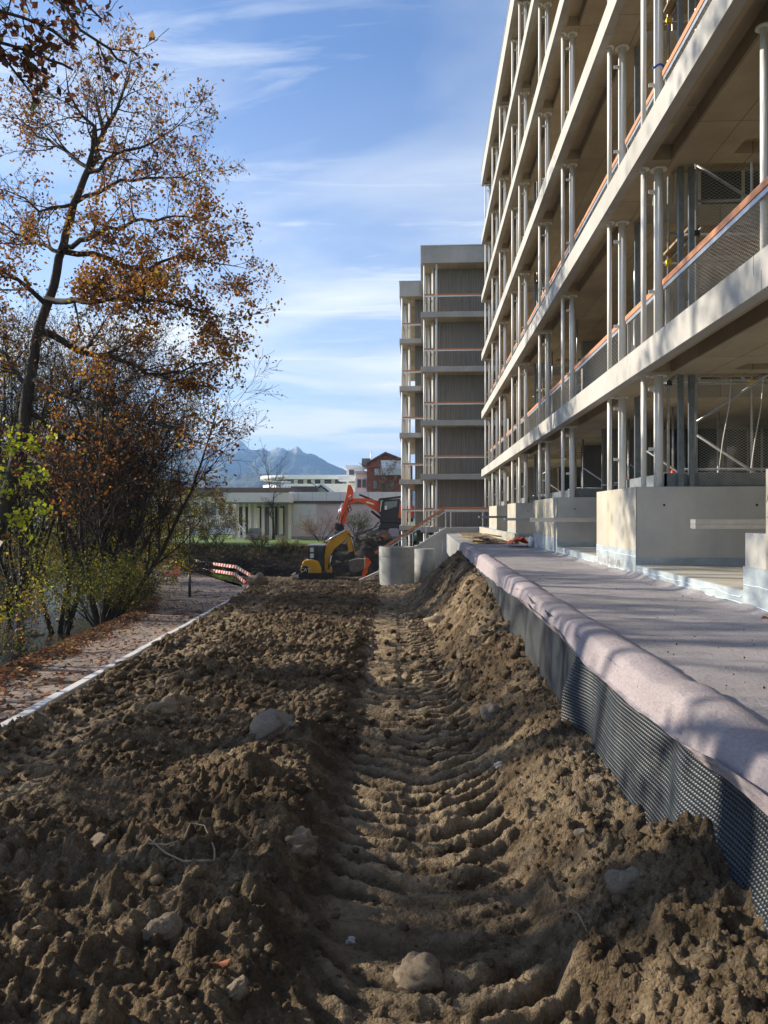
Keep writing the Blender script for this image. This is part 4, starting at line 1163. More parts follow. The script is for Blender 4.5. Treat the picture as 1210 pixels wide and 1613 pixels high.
# ================================================================== TREES
def grow(start, dirv, length, r0, level, P, rs, out, tips):
    """recursive limb; out collects (points, radii), tips collects leaf places"""
    n = max(3, int(length / P['seg'][min(level, len(P['seg']) - 1)]))
    p = Vector(start); d = Vector(dirv).normalized(); pts = [p.copy()]; rad = [r0]; dirs = [d.copy()]
    wob = P['wob'][min(level, len(P['wob']) - 1)]; up = P['up'][min(level, len(P['up']) - 1)]
    for i in range(n):
        d = (d + Vector((rs.gauss(0, wob), rs.gauss(0, wob), rs.gauss(0, wob) + up))).normalized()
        p = p + d * (length / n); pts.append(p.copy()); rad.append(max(P['rmin'], r0 * (1 - 0.85 * (i + 1) / n))); dirs.append(d.copy())
    out.append((pts, rad))
    if level >= P['levels']:
        for q, dd in zip(pts[1:], dirs[1:]): tips.append((q, dd))
        return
    kids = P['kids'][min(level, len(P['kids']) - 1)]
    kids = max(1, int(round(kids * rs.uniform(0.75, 1.25))))
    for j in range(kids):
        t = P['from'][min(level, len(P['from']) - 1)]; t = t + (1 - t) * (j + rs.random()) / kids
        f = t * n; i = min(int(f), n - 1); q = pts[i].lerp(pts[i + 1], f - i); dd = dirs[i]
        ax = dd.orthogonal().normalized(); ax.rotate(Quaternion(dd, rs.uniform(0, 2 * math.pi)))
        ang = P['ang'][min(level, len(P['ang']) - 1)] * rs.uniform(0.7, 1.25)
        nd = dd.copy(); nd.rotate(Quaternion(ax, ang))
        grow(q, nd, length * P['ratio'][min(level, len(P['ratio']) - 1)] * rs.uniform(0.7, 1.15) * (1.15 - 0.5 * t), max(P['rmin'], rad[i] * 0.55), level + 1, P, rs, out, tips)
    if level >= P['levels'] - 1:
        for q, dd in list(zip(pts, dirs))[n // 2:]: tips.append((q, dd))
def tubes_np(branches):
    m = MB()
    for pts, rad in branches:
        r = rad[0]; k = 10 if r > 0.1 else (6 if r > 0.03 else (4 if r > 0.016 else 3))
        if r < 0.012 and len(pts) > 4: pts = pts[::2] + ([pts[-1]] if len(pts) % 2 == 0 else []); rad = rad[::2] + ([rad[-1]] if len(rad) % 2 == 0 else [])
        m.tube(pts, rad, k, False)
    return m
def leaves_mesh(tips, n, size, palette, spread, seed, droop=0.0):
    rs = np.random.RandomState(seed); T = np.array([tuple(t[0]) for t in tips]); k = len(T)
    if k == 0: return None
    wt_ = np.exp(1.1 * rs.normal(size=k)); wt_ /= wt_.sum()
    i = rs.choice(k, n, p=wt_); c = T[i] + rs.normal(size=(n, 3)) * spread
    a = rs.normal(size=(n, 3)); a[:, 2] -= droop; a /= np.linalg.norm(a, axis=1)[:, None]
    b = rs.normal(size=(n, 3)); b -= a * (a * b).sum(1)[:, None]; b /= np.linalg.norm(b, axis=1)[:, None]
    nn = np.cross(a, b)
    s = size * rs.uniform(0.6, 1.25, n)[:, None]
    P = np.stack([c, c + a * s * 0.45 + b * s * 0.34 + nn * s * 0.08, c + a * s, c + a * s * 0.5 - b * s * 0.34 + nn * s * 0.05], 1)
    F_ = np.arange(n * 4).reshape(n, 4)
    pal = np.array([p[1:] for p in palette]); w = np.array([p[0] for p in palette]); w = w / w.sum()
    colr = pal[rs.choice(len(pal), n, p=w)] * rs.uniform(0.7, 1.25, (n, 1))
    return npmesh('foliage', P.reshape(-1, 3), F_, False, colr)
OAK = [(4, 0.30, 0.135, 0.035), (3, 0.22, 0.08, 0.025), (2, 0.46, 0.20, 0.035), (1, 0.40, 0.30, 0.04), (2, 0.13, 0.055, 0.025)]
OAKY = [(3, 0.55, 0.25, 0.035), (2, 0.45, 0.33, 0.04), (2, 0.36, 0.15, 0.03)]
BROWN = [(4, 0.12, 0.07, 0.035), (3, 0.19, 0.105, 0.04), (1, 0.32, 0.18, 0.05)]
GREEN = [(3, 0.14, 0.15, 0.025), (3, 0.21, 0.20, 0.03), (2, 0.36, 0.29, 0.03), (3, 0.08, 0.09, 0.02)]
YEL = [(3, 0.55, 0.45, 0.035), (2, 0.42, 0.40, 0.04), (1, 0.5, 0.3, 0.03)]
DGREEN = [(3, 0.04, 0.07, 0.02), (2, 0.07, 0.11, 0.025), (1, 0.12, 0.15, 0.03)]
def finish_tree(name, label, cat, base, branches, tips, nleaf, size, pal, spread, seed, group=None, extra=None, droop=0.2):
    e_ = empty(name, tuple(base), 0, label, cat, group)
    m = tubes_np(branches); b = Vector(base); m.v = [(x - b.x, y - b.y, z - b.z) for x, y, z in m.v]
    m.build('trunk', M['bark'], e_)
    lm = leaves_mesh(tips, nleaf, size, pal, spread, seed, droop)
    if lm is not None and nleaf:
        o = link('crown', lm, M['leaf'], e_); o.location = -b
    if extra:
        ex = leaves_mesh(extra[0], extra[1], extra[2], extra[3], extra[4], seed + 9)
        o = link('crown', ex, M['leaf'], e_); o.location = -b
    return e_
def generic(name, label, cat, u, v, z, height, r0, P, nleaf, size, pal, spread, seed, lean=(0, 0), stems=1, group=None, z0=None):
    rs = random.Random(seed); out = []; tips = []
    base = W(u, v, z)
    for s in range(stems):
        a = 2 * math.pi * (s + rs.random()) / max(stems, 1)
        sp = 0.0 if stems == 1 else P.get('fan', 0.35)
        d = W(lean[0] + sp * math.cos(a), lean[1] + sp * math.sin(a), 1.0)
        st_ = base + Vector((math.cos(a), math.sin(a), 0)) * (0 if stems == 1 else 0.15)
        grow(st_, d, height * rs.uniform(0.85, 1.05) if stems > 1 else height, r0, 0, P, rs, out, tips)
    return finish_tree(name, label, cat, base, out, tips, nleaf, size, pal, spread, seed, group)

# --- the big oak on the left: limbs follow the photograph, twigs grow by themselves
def big_oak():
    V0 = 22.0; rs = random.Random(11); out = []; tips = []
    def pt(px, py, dv=0.0): return D(px, py, V0 + dv)
    limbs = [
        # (points (px, py, depth offset)), r0, r1, children
        ([(-35, 1010, 0), (-12, 880, 0), (10, 780, 0), (34, 690, 0), (46, 610, 0), (60, 520, .1), (84, 450, .2), (100, 385, .2), (118, 320, .1), (140, 265, 0)], 0.235, 0.09),
        ([(140, 265, 0), (160, 215, .3), (185, 165, .6), (205, 112, .9)], 0.10, 0.02),
        ([(140, 265, 0), (150, 205, -.4), (120, 165, -.8), (105, 120, -1)], 0.08, 0.015),
        ([(140, 265, 0), (100, 235, .5), (60, 215, 1.0), (20, 175, 1.3)], 0.07, 0.015),
        ([(138, 272, 0), (185, 245, -.6), (240, 228, -1), (290, 190, -1.6)], 0.06, 0.012),
        ([(120, 318, 0), (190, 288, .6), (250, 284, 1.0), (325, 268, 1.6)], 0.07, 0.012),
        ([(118, 322, 0), (60, 330, -.8), (10, 300, -1.5)], 0.06, 0.015),
        ([(100, 388, .2), (150, 370, -.6), (210, 352, -1.5), (275, 340, -2.2), (330, 350, -2.6)], 0.08, 0.012),
        ([(98, 395, .2), (150, 402, .8), (215, 425, 1.5), (290, 405, 2.2), (375, 420, 2.6)], 0.09, 0.012),
        ([(96, 398, 0), (50, 380, .8), (0, 350, 1.2)], 0.07, 0.02),
        ([(74, 470, .1), (130, 478, -1), (200, 470, -2), (280, 478, -2.6), (350, 500, -3)], 0.10, 0.015),
        ([(72, 478, .1), (30, 440, -.8), (-20, 430, -1.5)], 0.08, 0.02),
        ([(60, 520, .1), (110, 545, .6), (170, 560, 1.2), (235, 590, 1.8), (290, 585, 2.4), (350, 560, 3)], 0.11, 0.015),
        ([(50, 600, 0), (100, 620, -1), (160, 640, -1.8), (240, 660, -2.5), (320, 700, -3)], 0.10, 0.015),
        ([(42, 640, 0), (90, 690, .6), (150, 690, 1.4), (210, 720, 2.0), (290, 745, 2.6)], 0.10, 0.015),
        ([(46, 610, 0), (10, 560, 1), (-40, 520, 2)], 0.08, 0.02),
        ([(30, 700, 0), (70, 735, -1.2), (130, 760, -2.2)], 0.07, 0.015),
    ]
    P = dict(seg=[0.4, 0.35, 0.28, 0.2], wob=[0.12, 0.17, 0.22, 0.25], up=[0.02, 0.03, 0.02, 0.02], kids=[5, 5, 4], ang=[0.75, 0.8, 0.8], ratio=[0.55, 0.55, 0.55], levels=3, rmin=0.0055)
    P['from'] = [0.2, 0.2, 0.15]
    for li, (pl, r0, r1) in enumerate(limbs):
        pts = [pt(*p) for p in pl]
        # smooth + wobble
        fine = []
        for a, b in zip(pts[:-1], pts[1:]):
            k = max(2, int((b - a).length / 0.35))
            for i in range(k): fine.append(a.lerp(b, i / k) + (Vector((rs.gauss(0, .045), rs.gauss(0, .045), rs.gauss(0, .045))) if (fine and li) else Vector((rs.gauss(0, .02), 0, 0))))
        fine.append(pts[-1]); n = len(fine)
        rad = [r0 + (r1 - r0) * (i / (n - 1)) for i in range(n)]
        out.append((fine, rad))
        if li == 0: continue
        L = sum((b - a).length for a, b in zip(fine[:-1], fine[1:]))
        kids = int(L * 4.2)
        for j in range(kids):
            f = (0.18 + 0.8 * (j + rs.random()) / kids) * (n - 1); i = min(int(f), n - 2)
            q = fine[i].lerp(fine[i + 1], f - i); dd = (fine[i + 1] - fine[i]).normalized()
            ax = dd.orthogonal().normalized(); ax.rotate(Quaternion(dd, rs.uniform(0, 2 * math.pi)))
            nd = dd.copy(); nd.rotate(Quaternion(ax, rs.uniform(0.5, 1.1)))
            grow(q, nd, rs.uniform(0.7, 1.7), max(0.012, rad[i] * 0.45), 1, P, rs, out, tips)
        grow(fine[-1], (fine[-1] - fine[-2]), 1.1, r1, 1, P, rs, out, tips)
    # ivy-dark moss leaves on the trunk are left to the bark material
    lows = [t for t in tips if 3.5 < t[0].z < 8.0]
    hi = [t for t in tips if t[0].z >= 8.0]
    lo = [t for t in tips if t[0].z <= 3.5]
    base = pt(-35, 1010)
    e_ = finish_tree('oak_tree', 'tall oak with orange autumn leaves and a dark trunk at the left edge', 'tree', base, out, tips, 17000, 0.105, OAK, 0.11, 5, 'trees along the stream',
                     (lows, 11000, 0.115, OAKY + OAK, 0.13))
    return e_
big_oak()
# --- near oak, trunk out of the frame: its branches hang in from the upper left
def near_oak():
    rs = random.Random(23); out = []; tips = []
    B = W(-7.2, 5.2, -3.0)
    top = W(-6.6, 5.6, 7.5)
    trunk = [B, W(-7.1, 5.3, 0.5), W(-6.9, 5.5, 3.5), top]
    out.append((trunk, [0.24, 0.2, 0.15, 0.06]))
    V0 = 7.0
    P = dict(seg=[0.3, 0.2, 0.14, 0.1], wob=[0.12, 0.16, 0.2, 0.22], up=[0.0, 0.0, 0.0, 0.0], kids=[5, 4, 4], ang=[0.7, 0.75, 0.8], ratio=[0.5, 0.5, 0.5], levels=3, rmin=0.003)
    P['from'] = [0.2, 0.2, 0.15]
    arms = [([(-200, 30, -.3), (-60, 45, 0), (20, 70, 0), (75, 95, .1), (115, 110, .1)], 0.03), ([(-160, 60, 0), (-40, 70, .2), (0, 82, .2), (28, 118, .2), (52, 150, .2)], 0.028),
            ([(-140, -40, 0), (0, -20, .1), (80, -15, .1), (130, 45, .2), (172, 80, .2), (200, 100, .3)], 0.03), ([(-150, -60, .3), (0, -70, .5), (100, -40, .6), (160, 30, .7)], 0.03),
            ([(-160, 240, .2), (-90, 215, .3), (-20, 205, .3)], 0.022), ([(-190, -20, -.4), (-90, 0, -.4), (10, 20, -.3), (60, 40, -.2), (110, 70, -.2)], 0.03)]
    for pl, r in arms:
        pts = [D(a, b, V0 + c) for a, b, c in pl]
        i0 = min(range(1, 4), key=lambda k: (trunk[k] - pts[0]).length)
        full = [trunk[i0], trunk[i0].lerp(pts[0], 0.5) + Vector((0, 0, 0.2))] + pts
        fine = []
        for a, b in zip(full[:-1], full[1:]):
            k = max(2, int((b - a).length / 0.15))
            for i in range(k): fine.append(a.lerp(b, i / k) + Vector((rs.gauss(0, .012), rs.gauss(0, .012), rs.gauss(0, .012))))
        fine.append(full[-1]); n = len(fine)
        out.append((fine, [r * (1 - 0.8 * i / n) + 0.004 for i in range(n)]))
        for j in range(26 if pl[0][1] < 200 else 6):
            f = (0.3 + 0.7 * (j + rs.random()) / 26) * (n - 2); i = int(f); q = fine[i]; dd = (fine[i + 1] - fine[i]).normalized()
            ax = dd.orthogonal().normalized(); ax.rotate(Quaternion(dd, rs.uniform(0, 6.28))); nd = dd.copy(); nd.rotate(Quaternion(ax, rs.uniform(.4, 1.1)))
            grow(q, nd, rs.uniform(0.25, 0.6), 0.008, 2, P, rs, out, tips)
    # rest of the crown, out of the frame
    t2 = []
    for j in range(16):
        a = rs.uniform(0, 6.28); q = trunk[2].lerp(trunk[3], rs.uniform(-0.3, 1.0)); nd = Vector((math.cos(a) - 0.5, math.sin(a), rs.uniform(0.0, 0.8)))
        PP = dict(P); PP['seg'] = [0.6, 0.5, 0.4]; PP['levels'] = 2
        if nd.x > 0.25: continue
        grow(q, nd, rs.uniform(2.0, 3.6), 0.06, 0, PP, rs, out, t2)
    return finish_tree('oak_tree', 'oak whose leafy branches hang into the picture at the upper left corner', 'tree', B, out, tips, 2600, 0.085,
                       [(4, 0.16, 0.05, 0.025), (3, 0.26, 0.09, 0.035), (1, 0.42, 0.24, 0.05), (3, 0.09, 0.045, 0.03), (1, 0.12, 0.14, 0.06)], 0.035, 8, 'trees along the stream', (t2, 1300, 0.12, OAK, 0.16))
near_oak()
# --- dappling trees further along the stream, out of the frame to the left
PT = dict(seg=[0.8, 0.5, 0.35, 0.3], wob=[0.05, 0.13, 0.2, 0.25], up=[0.04, 0.05, 0.04, 0.0], kids=[15, 7, 4], ang=[0.85, 0.75, 0.75], ratio=[0.40, 0.45, 0.5], levels=3, rmin=0.008)
PT['from'] = [0.28, 0.2, 0.2]
for i, (u, v, h, nl, lb) in enumerate([(-15.5, 9.5, 14, 3800, 'bare-topped tree beyond the stream, left of the frame, nearest of the row'),
                              (-13.6, -1.8, 13, 2000, 'tree beside the standpoint on the stream bank, left of the frame'),
                              (-17.5, 15.5, 15, 4500, 'tall tree beyond the stream behind the big oak'),
                              (-20, 27.5, 15, 8000, 'slender tree on the far bank between the oak and the bench')]):
    g = float(ground_z(np.array([u]), np.array([v]))[0])
    generic('stream_tree', lb, 'tree', u, v, g - 0.1, h, 0.2, dict(PT, levels=2), nl, 0.17, BROWN + OAK, 0.25, 40 + i, group='trees along the stream')
# --- multi-stemmed tree between the stream and the path, bare twigs to the right
PM = dict(seg=[0.5, 0.4, 0.3, 0.25], wob=[0.06, 0.12, 0.17, 0.2], up=[0.03, 0.03, 0.02, 0.02], kids=[10, 6, 4], ang=[0.55, 0.65, 0.7], ratio=[0.42, 0.5, 0.55], levels=3, rmin=0.0055, fan=0.26)
PM['from'] = [0.22, 0.15, 0.1]
PX = dict(PM, kids=[16, 8, 5], fan=0.34, rmin=0.005)
generic('alder_tree', 'many-stemmed tree with fine twigs and brown leaves between the stream and the path', 'tree', -8.7, 24.0, -3.75, 8.6, 0.09, PX, 5000, 0.085, BROWN + OAK[:1], 0.10, 51, (0.06, 0), 9, 'trees along the stream')
PM2 = dict(PM); PM2['fan'] = 0.16
generic('alder_tree', 'leaning bare young tree left of the bench', 'tree', -12.6, 34.0, -3.6, 8.2, 0.08, PM2, 1600, 0.10, BROWN, 0.08, 52, (0.05, 0), 4, 'trees along the stream')
generic('alder_tree', 'grey thin-stemmed tree left of the many-stemmed one, in front of the stream', 'tree', -13.0, 27.5, -3.7, 8.5, 0.07, PM2, 2500, 0.10, BROWN + YEL[:1], 0.1, 53, (0.05, 0), 5, 'trees along the stream')
generic('alder_tree', 'thicket of thin stems far behind the stream', 'tree', -20.0, 42, -2.6, 9.5, 0.09, PM2, 4500, 0.14, BROWN + YEL + GREEN[:2], 0.14, 54, (0, 0), 6, 'trees along the stream')
generic('alder_tree', 'thin trees behind the bench bend of the path', 'tree', -19.0, 55, -2.2, 9.0, 0.09, PM2, 3500, 0.14, BROWN, 0.14, 55, (0, 0), 5, 'trees along the stream')
for i, (px, v, h, nl, lb) in enumerate([(95, 27, 10.5, 6000, 'dense twiggy tree directly right of the big oak trunk'), (25, 31, 11, 6000, 'dense twiggy tree behind the big oak trunk'),
        (170, 35, 10.5, 5000, 'twiggy tree in the middle of the far bank'), (-40, 26, 10, 5000, 'twiggy tree left of the big oak at the picture edge'), (235, 46, 8.5, 3500, 'twiggy tree at the far bend of the path')]):
    u = (px - 605) / F * v
    generic('alder_tree', lb, 'tree', u, v, float(ground_z(np.array([u]), np.array([v]))[0]) - .1, h, 0.10, dict(PX, fan=0.2, kids=[13, 7, 4]), nl // 3, 0.11, BROWN + YEL[:2] + GREEN[:2], 0.2, 90 + i, (0, 0), 4, 'trees along the stream')
# --- shrubs: (px of base, v, width, height, palette, label)
PS = dict(seg=[0.3, 0.22, 0.18], wob=[0.12, 0.2, 0.22], up=[-0.01, 0.02, 0.02], kids=[7, 5], ang=[0.6, 0.7], ratio=[0.5, 0.55], levels=2, rmin=0.004, fan=0.55)
PS['from'] = [0.2, 0.15]
def shrub(px, v, h, stems, nl, size, pal, lb, seed, name='shrub', z=None, dens=0.12, lean=(0, 0)):
    u = (px - 605) / F * v
    g = float(ground_z(np.array([u]), np.array([v]))[0]) if z is None else z
    generic(name, lb, 'shrub', u, v, g - 0.05, h, 0.022, PS, nl, size, pal, dens, seed, lean, stems, 'shrubs along the stream and path')
shrub(-150, 17.5, 3.6, 9, 4050, 0.088, GREEN + YEL, 'yellow-green hazel at the left edge in front of the oak trunk', 61)
shrub(20, 38.5, 6.5, 9, 5670, 0.096, GREEN, 'green shrub with arching stems right of the oak trunk', 62)
shrub(-70, 13.2, 2.0, 7, 2025, 0.064, DGREEN + BROWN, 'low dark bramble at the lower left water edge', 63)
shrub(158, 27.0, 3.4, 8, 4050, 0.080, GREEN + YEL, 'loose yellowish shrub over the stream', 64)
shrub(160, 20.8, 2.0, 9, 4590, 0.060, DGREEN + GREEN, 'dense dark green bush at the foot of the many-stemmed tree', 65)
shrub(188, 24.5, 1.6, 7, 2970, 0.060, GREEN + DGREEN, 'green bush on the bank left of the path', 66)
shrub(190, 31.0, 3.2, 8, 3780, 0.080, YEL + GREEN, 'bright yellow-leaved shrub left of the bench', 67)
shrub(150, 36.0, 5.0, 9, 6075, 0.096, GREEN + YEL, 'tall green thicket behind the stream', 68)
shrub(60, 33.0, 5.5, 9, 6075, 0.096, GREEN + BROWN, 'tall dull green thicket behind the oak', 69)
shrub(-20, 28.0, 6.0, 9, 6075, 0.096, GREEN + DGREEN, 'dark thicket at the far left edge', 70)
shrub(235, 47.5, 4.0, 9, 4725, 0.104, YEL + GREEN, 'yellow-green shrub above the bench', 71)
shrub(305, 50.5, 3.4, 9, 4050, 0.096, GREEN + DGREEN, 'green shrub behind the lamp post', 72)
shrub(345, 50.0, 2.6, 9, 3510, 0.088, YEL + BROWN, 'yellow-orange shrub at the left end of the lawn', 73)
shrub(225, 52.0, 5.0, 9, 4725, 0.112, GREEN + BROWN, 'green tree-high shrub at the end of the path', 74)
shrub(506, 56.0, 2.0, 10, 3240, 0.056, [(1, 0.20, 0.10, 0.07), (1, 0.27, 0.15, 0.10)], 'round reddish brown bush in front of the lilac wall', 75, z=-1.9, dens=0.1)
shrub(562, 57.5, 1.6, 10, 3510, 0.056, DGREEN + GREEN[:1], 'dark green round bush behind the orange excavator arm', 76, z=-1.5, dens=0.1)
shrub(330, 50.5, 1.3, 8, 2430, 0.056, DGREEN, 'low dark bush on the slope behind the barrier', 77, dens=0.1)
shrub(285, 52.0, 1.4, 8, 2025, 0.056, DGREEN + GREEN, 'low bush beside the path bend', 78, dens=0.1)
shrub(110, 44, 7.5, 10, 5670, 0.112, GREEN + YEL, 'high yellow-green thicket in the middle of the far bank', 79)
shrub(185, 50, 7.0, 10, 5130, 0.112, GREEN + YEL, 'high yellow-green thicket left of the bench', 80)
shrub(40, 46, 6.2, 8, 3240, 0.088, GREEN + YEL[:1], 'broad green hazel thicket far behind the big oak trunk', 84)
for i, (u, v, h) in enumerate([(-6.6, 3.0, 3.6), (-6.4, 5.0, 3.4), (-8.0, 7.2, 3.6), (-9.4, 9.8, 3.4)]):  # out-of-frame shrubs added to keep the left foreground soil in shade
    generic('shrub', ['leafy shrub on the stream bank beside the standpoint', 'leafy shrub left of the standpoint, second along the bank', 'leafy shrub on the bank, third from the standpoint', 'leafy shrub on the bank just left of the picture edge'][i], 'shrub', u, v, -3.0, h, 0.022, PS, 2600, 0.08, BROWN + GREEN, 0.14, 130 + i, (0, 0), 9, 'shrubs along the stream and path')
shrub(372, 45.6, 1.2, 9, 1500, 0.07, DGREEN + BROWN, 'ragged dark bush on the lip of the cut bank at its left end', 85, dens=0.12)
shrub(410, 46.4, 0.7, 8, 900, 0.06, BROWN + DGREEN, 'small dry bush on the lip of the cut bank', 86, dens=0.1)
shrub(452, 46.3, 0.8, 8, 900, 0.06, BROWN + DGREEN, 'dry brown tuft-like bush on the bank above the yellow excavator', 87, dens=0.1)
shrub(395, 60.0, 0.8, 8, 700, 0.07, DGREEN, 'tiny dark bush at the hall steps', 88, z=-1.9, dens=0.1)
# hanging near branch with fresh yellow-green leaves at the left edge
rs = random.Random(5); out = []; tips = []
for pl in (((-160, 640), (-60, 690), (10, 700), (48, 712)), ((-150, 760), (-60, 770), (20, 790), (72, 800)), ((-140, 850), (-50, 830), (5, 815), (35, 830)), ((-150, 700), (-40, 740), (15, 745), (40, 760))):
    pts = [D(a, b, 10.0 + .15 * i) for i, (a, b) in enumerate(pl)]; out.append((pts, [0.02, 0.014, 0.009, 0.004]))
    for j in range(9):
        f = rs.uniform(0.8, 2.99); i = int(f); q = pts[i].lerp(pts[i + 1], f - i); grow(q, Vector((rs.gauss(.6, .5), rs.gauss(0, .5), rs.gauss(0, .5))), rs.uniform(.2, .5), .005, 2, dict(PS, levels=2), rs, out, tips)
bb = D(-260, 1150, 10.0); out.append(([bb, D(-240, 950, 10), D(-200, 800, 10), D(-160, 640, 10)], [0.06, 0.05, 0.04, 0.02]))
out.append(([D(-200, 800, 10), D(-150, 760, 10)], [0.02, 0.02])); out.append(([D(-215, 880, 10), D(-140, 850, 10)], [0.02, 0.02])); out.append(([D(-185, 740, 10), D(-150, 700, 10)], [0.02, 0.02]))
finish_tree('maple_sapling', 'sapling with bright lime-green leaves reaching in at the left edge', 'tree', bb, out, tips, 520, 0.085, [(2, 0.34, 0.40, 0.03), (2, 0.45, 0.46, 0.04), (1, 0.24, 0.32, 0.03)], 0.07, 4, 'trees along the stream')
# espalier-shaped bare tree on the lawn and bare street trees by the houses
PB = dict(seg=[0.4, 0.3, 0.25, 0.2], wob=[0.04, 0.16, 0.2, 0.2], up=[0.02, 0.08, 0.06, 0.05], kids=[9, 6, 4], ang=[1.1, 0.7, 0.6], ratio=[0.52, 0.5, 0.5], levels=3, rmin=0.009)
PB['from'] = [0.35, 0.2, 0.2]
generic('bare_tree', 'small bare tree with crooked limbs on the lawn in front of the school hall', 'tree', (431 - 605) / F * 60, 60, -1.95, 3.9, 0.13, PB, 0, 0.1, BROWN, 0.1, 81, group='bare trees on the lawn')
generic('bare_tree', 'spreading pollarded bare tree in front of the brick house', 'tree', (605 - 605) / F * 78, 78, -2, 6.4, 0.18, dict(PB, ang=[0.8, 0.5, 0.5], kids=[12, 7, 4]), 500, 0.12, BROWN, 0.1, 82, group='bare trees on the lawn')
generic('bare_tree', 'thin bare tree behind the flat white roof', 'tree', (428 - 605) / F * 85, 85, -2, 7.5, 0.13, dict(PB, ang=[0.5, 0.5, 0.5]), 0, 0.1, BROWN, 0.1, 83, group='bare trees on the lawn')

# --- fallen leaves on path, bank and verge (nobody could count them)
def litter(n, seed, ufun, vr, zf, size, pal, name, label):
    rs = np.random.RandomState(seed); v = vr[0] * (vr[1] / vr[0]) ** rs.rand(n); u = ufun(v, rs.rand(n)); z = zf(u, v) + rs.uniform(0.005, 0.03, n)
    c = np.stack([u * CS - v * SN, u * SN + v * CS, z], -1)
    a = rs.normal(size=(n, 3)); a[:, 2] *= 0.25; a /= np.linalg.norm(a, axis=1)[:, None]; b = np.cross(a, rs.normal(size=(n, 3)) * 0.35 + np.array([0, 0, 1.0])); b /= np.linalg.norm(b, axis=1)[:, None]
    s = size * rs.uniform(0.6, 1.3, n)[:, None]
    P = np.stack([c - a * s * .5, c + b * s * 0.35, c + a * s * .5, c - b * s * 0.35 + np.array([0, 0, 0.01])], 1)
    palA = np.array([p[1:] for p in pal]); w = np.array([p[0] for p in pal], float); w /= w.sum()
    colr = palA[rs.choice(len(palA), n, p=w)] * rs.uniform(0.6, 1.3, (n, 1))
    tag(link(name, npmesh(name, P.reshape(-1, 3), np.arange(n * 4).reshape(n, 4), False, colr), M['leaf']), label, 'leaves', kind='stuff')
LIT = [(3, 0.20, 0.09, 0.05), (4, 0.12, 0.065, 0.04), (2, 0.32, 0.14, 0.06), (1, 0.4, 0.27, 0.09)]
litter(6500, 1, lambda v, r: uL(v) - 0.5 + (uR(v) - uL(v) + 0.35) * r ** 1.6, (4, 45), lambda u, v: p_z(v), 0.075, LIT, 'fallen_leaves', 'brown leaves strewn over the gravel path')
litter(16000, 2, lambda v, r: uL(v) - 3.4 + 3.6 * r, (5, 45), ground_z, 0.09, LIT, 'fallen_leaves', 'russet leaf litter on the bank between path and stream')
# grass tufts on the lawn lip and hanging roots over the cut bank
def tufts(n, seed, fn, h, pal, name, label):
    rs = np.random.RandomState(seed); u, v, z, dz = fn(rs, n)
    c = np.stack([u * CS - v * SN, u * SN + v * CS, z], -1); a = rs.uniform(0, 6.28, n); w = 0.012 * (1 + v / 30)
    d = np.stack([np.cos(a) * w, np.sin(a) * w, 0 * a], -1); tip = c + np.stack([rs.normal(0, .35, n) * h, rs.normal(-.2, .35, n) * h, dz * h * rs.uniform(.5, 1.2, n)], -1)
    P = np.stack([c - d, c + d, tip], 1); palA = np.array([p[1:] for p in pal]); wt = np.array([p[0] for p in pal], float); wt /= wt.sum()
    tag(link(name, npmesh(name, P.reshape(-1, 3), np.arange(n * 3).reshape(n, 3), False, palA[rs.choice(len(palA), n, p=wt)] * rs.uniform(.6, 1.3, (n, 1))), M['leaf']), label, 'grass', kind='stuff')
def f_lip(rs, n):
    u = rs.uniform(-19, -3.8, n); e = 45.5 + 0.8 * fbm(u * 0.5, u * 0 + 0.45, 3, 5) + np.maximum(0, -8 - u) * .55; v = e + rs.uniform(0.5, 1.3, n); z = ground_z(u, v); return u, v, z, np.where(rs.rand(n) < .6, -0.9, 0.5)
tufts(5500, 3, f_lip, 0.42, [(3, 0.12, 0.09, 0.04), (2, 0.09, 0.12, 0.03), (2, 0.2, 0.15, 0.07)], 'hanging_grass', 'dry grass and roots hanging over the cut bank below the lawn')
def f_verge(rs, n):
    v = rs.uniform(33, 47, n); u = uR(v) + 0.15 + rs.rand(n) * 1.0; z = p_z(v) + 0.0 * v; return u, v, z, np.full(n, 1.0)
tufts(5000, 4, f_verge, 0.16, [(3, 0.16, 0.26, 0.04), (2, 0.10, 0.18, 0.03)], 'verge_grass', 'bright grass verge under the red and white barrier')
# cut branches piled at the foot of the bank
m = MB(); rs = random.Random(3)
for i in range(260):
    u = rs.uniform(-11.5, -5.2); v = 44.6 + rs.uniform(-1.6, 0.5); a = rs.uniform(-0.5, 0.5) + (math.pi if rs.random() < .5 else 0); L = rs.uniform(0.8, 2.6); z = -3.35 + rs.uniform(0, 0.75)
    p = W(u, v, z); q = W(u + L * math.cos(a), v + 0.4 * rs.gauss(0, 1), z + L * 0.35 * rs.gauss(0.2, 0.8)); q.z = max(q.z, -3.4)
    md = p.lerp(q, .5) + Vector((0, 0, rs.gauss(0, .12))); m.tube([p, md, q], [0.02, 0.014, 0.007], 4, False)
tag(m.build('brushwood', M['bark']), 'pile of cut branches at the foot of the earth bank', 'branches', kind='stuff')
# ================================================================== PATH FURNITURE
lp = W((299 - 605) / F * 31.4, 31.4, -3.36)
e_ = empty('street_lamp', tuple(lp), 0, 'slim dark path lamp with a flat white head between bench and kerb', 'lamp')
m = MB(); m.tube([(0, 0, 0), (0, 0, 1.1)], 0.058, 12); m.tube([(0, 0, 1.1), (0, 0, 3.05)], 0.042, 12); m.build('pole', M['dark_steel'], e_)
m = MB(); m.tube([(0, 0, 3.05), (0, 0, 3.30)], 0.062, 14); m.build('lamp_glass', M['render_white'], e_)
m = MB(); m.tube([(0, 0, 3.30), (0, 0, 3.34), (0, 0, 3.37)], [0.30, 0.30, 0.05], 18); m.build('lamp_shade', M['dark_steel'], e_)
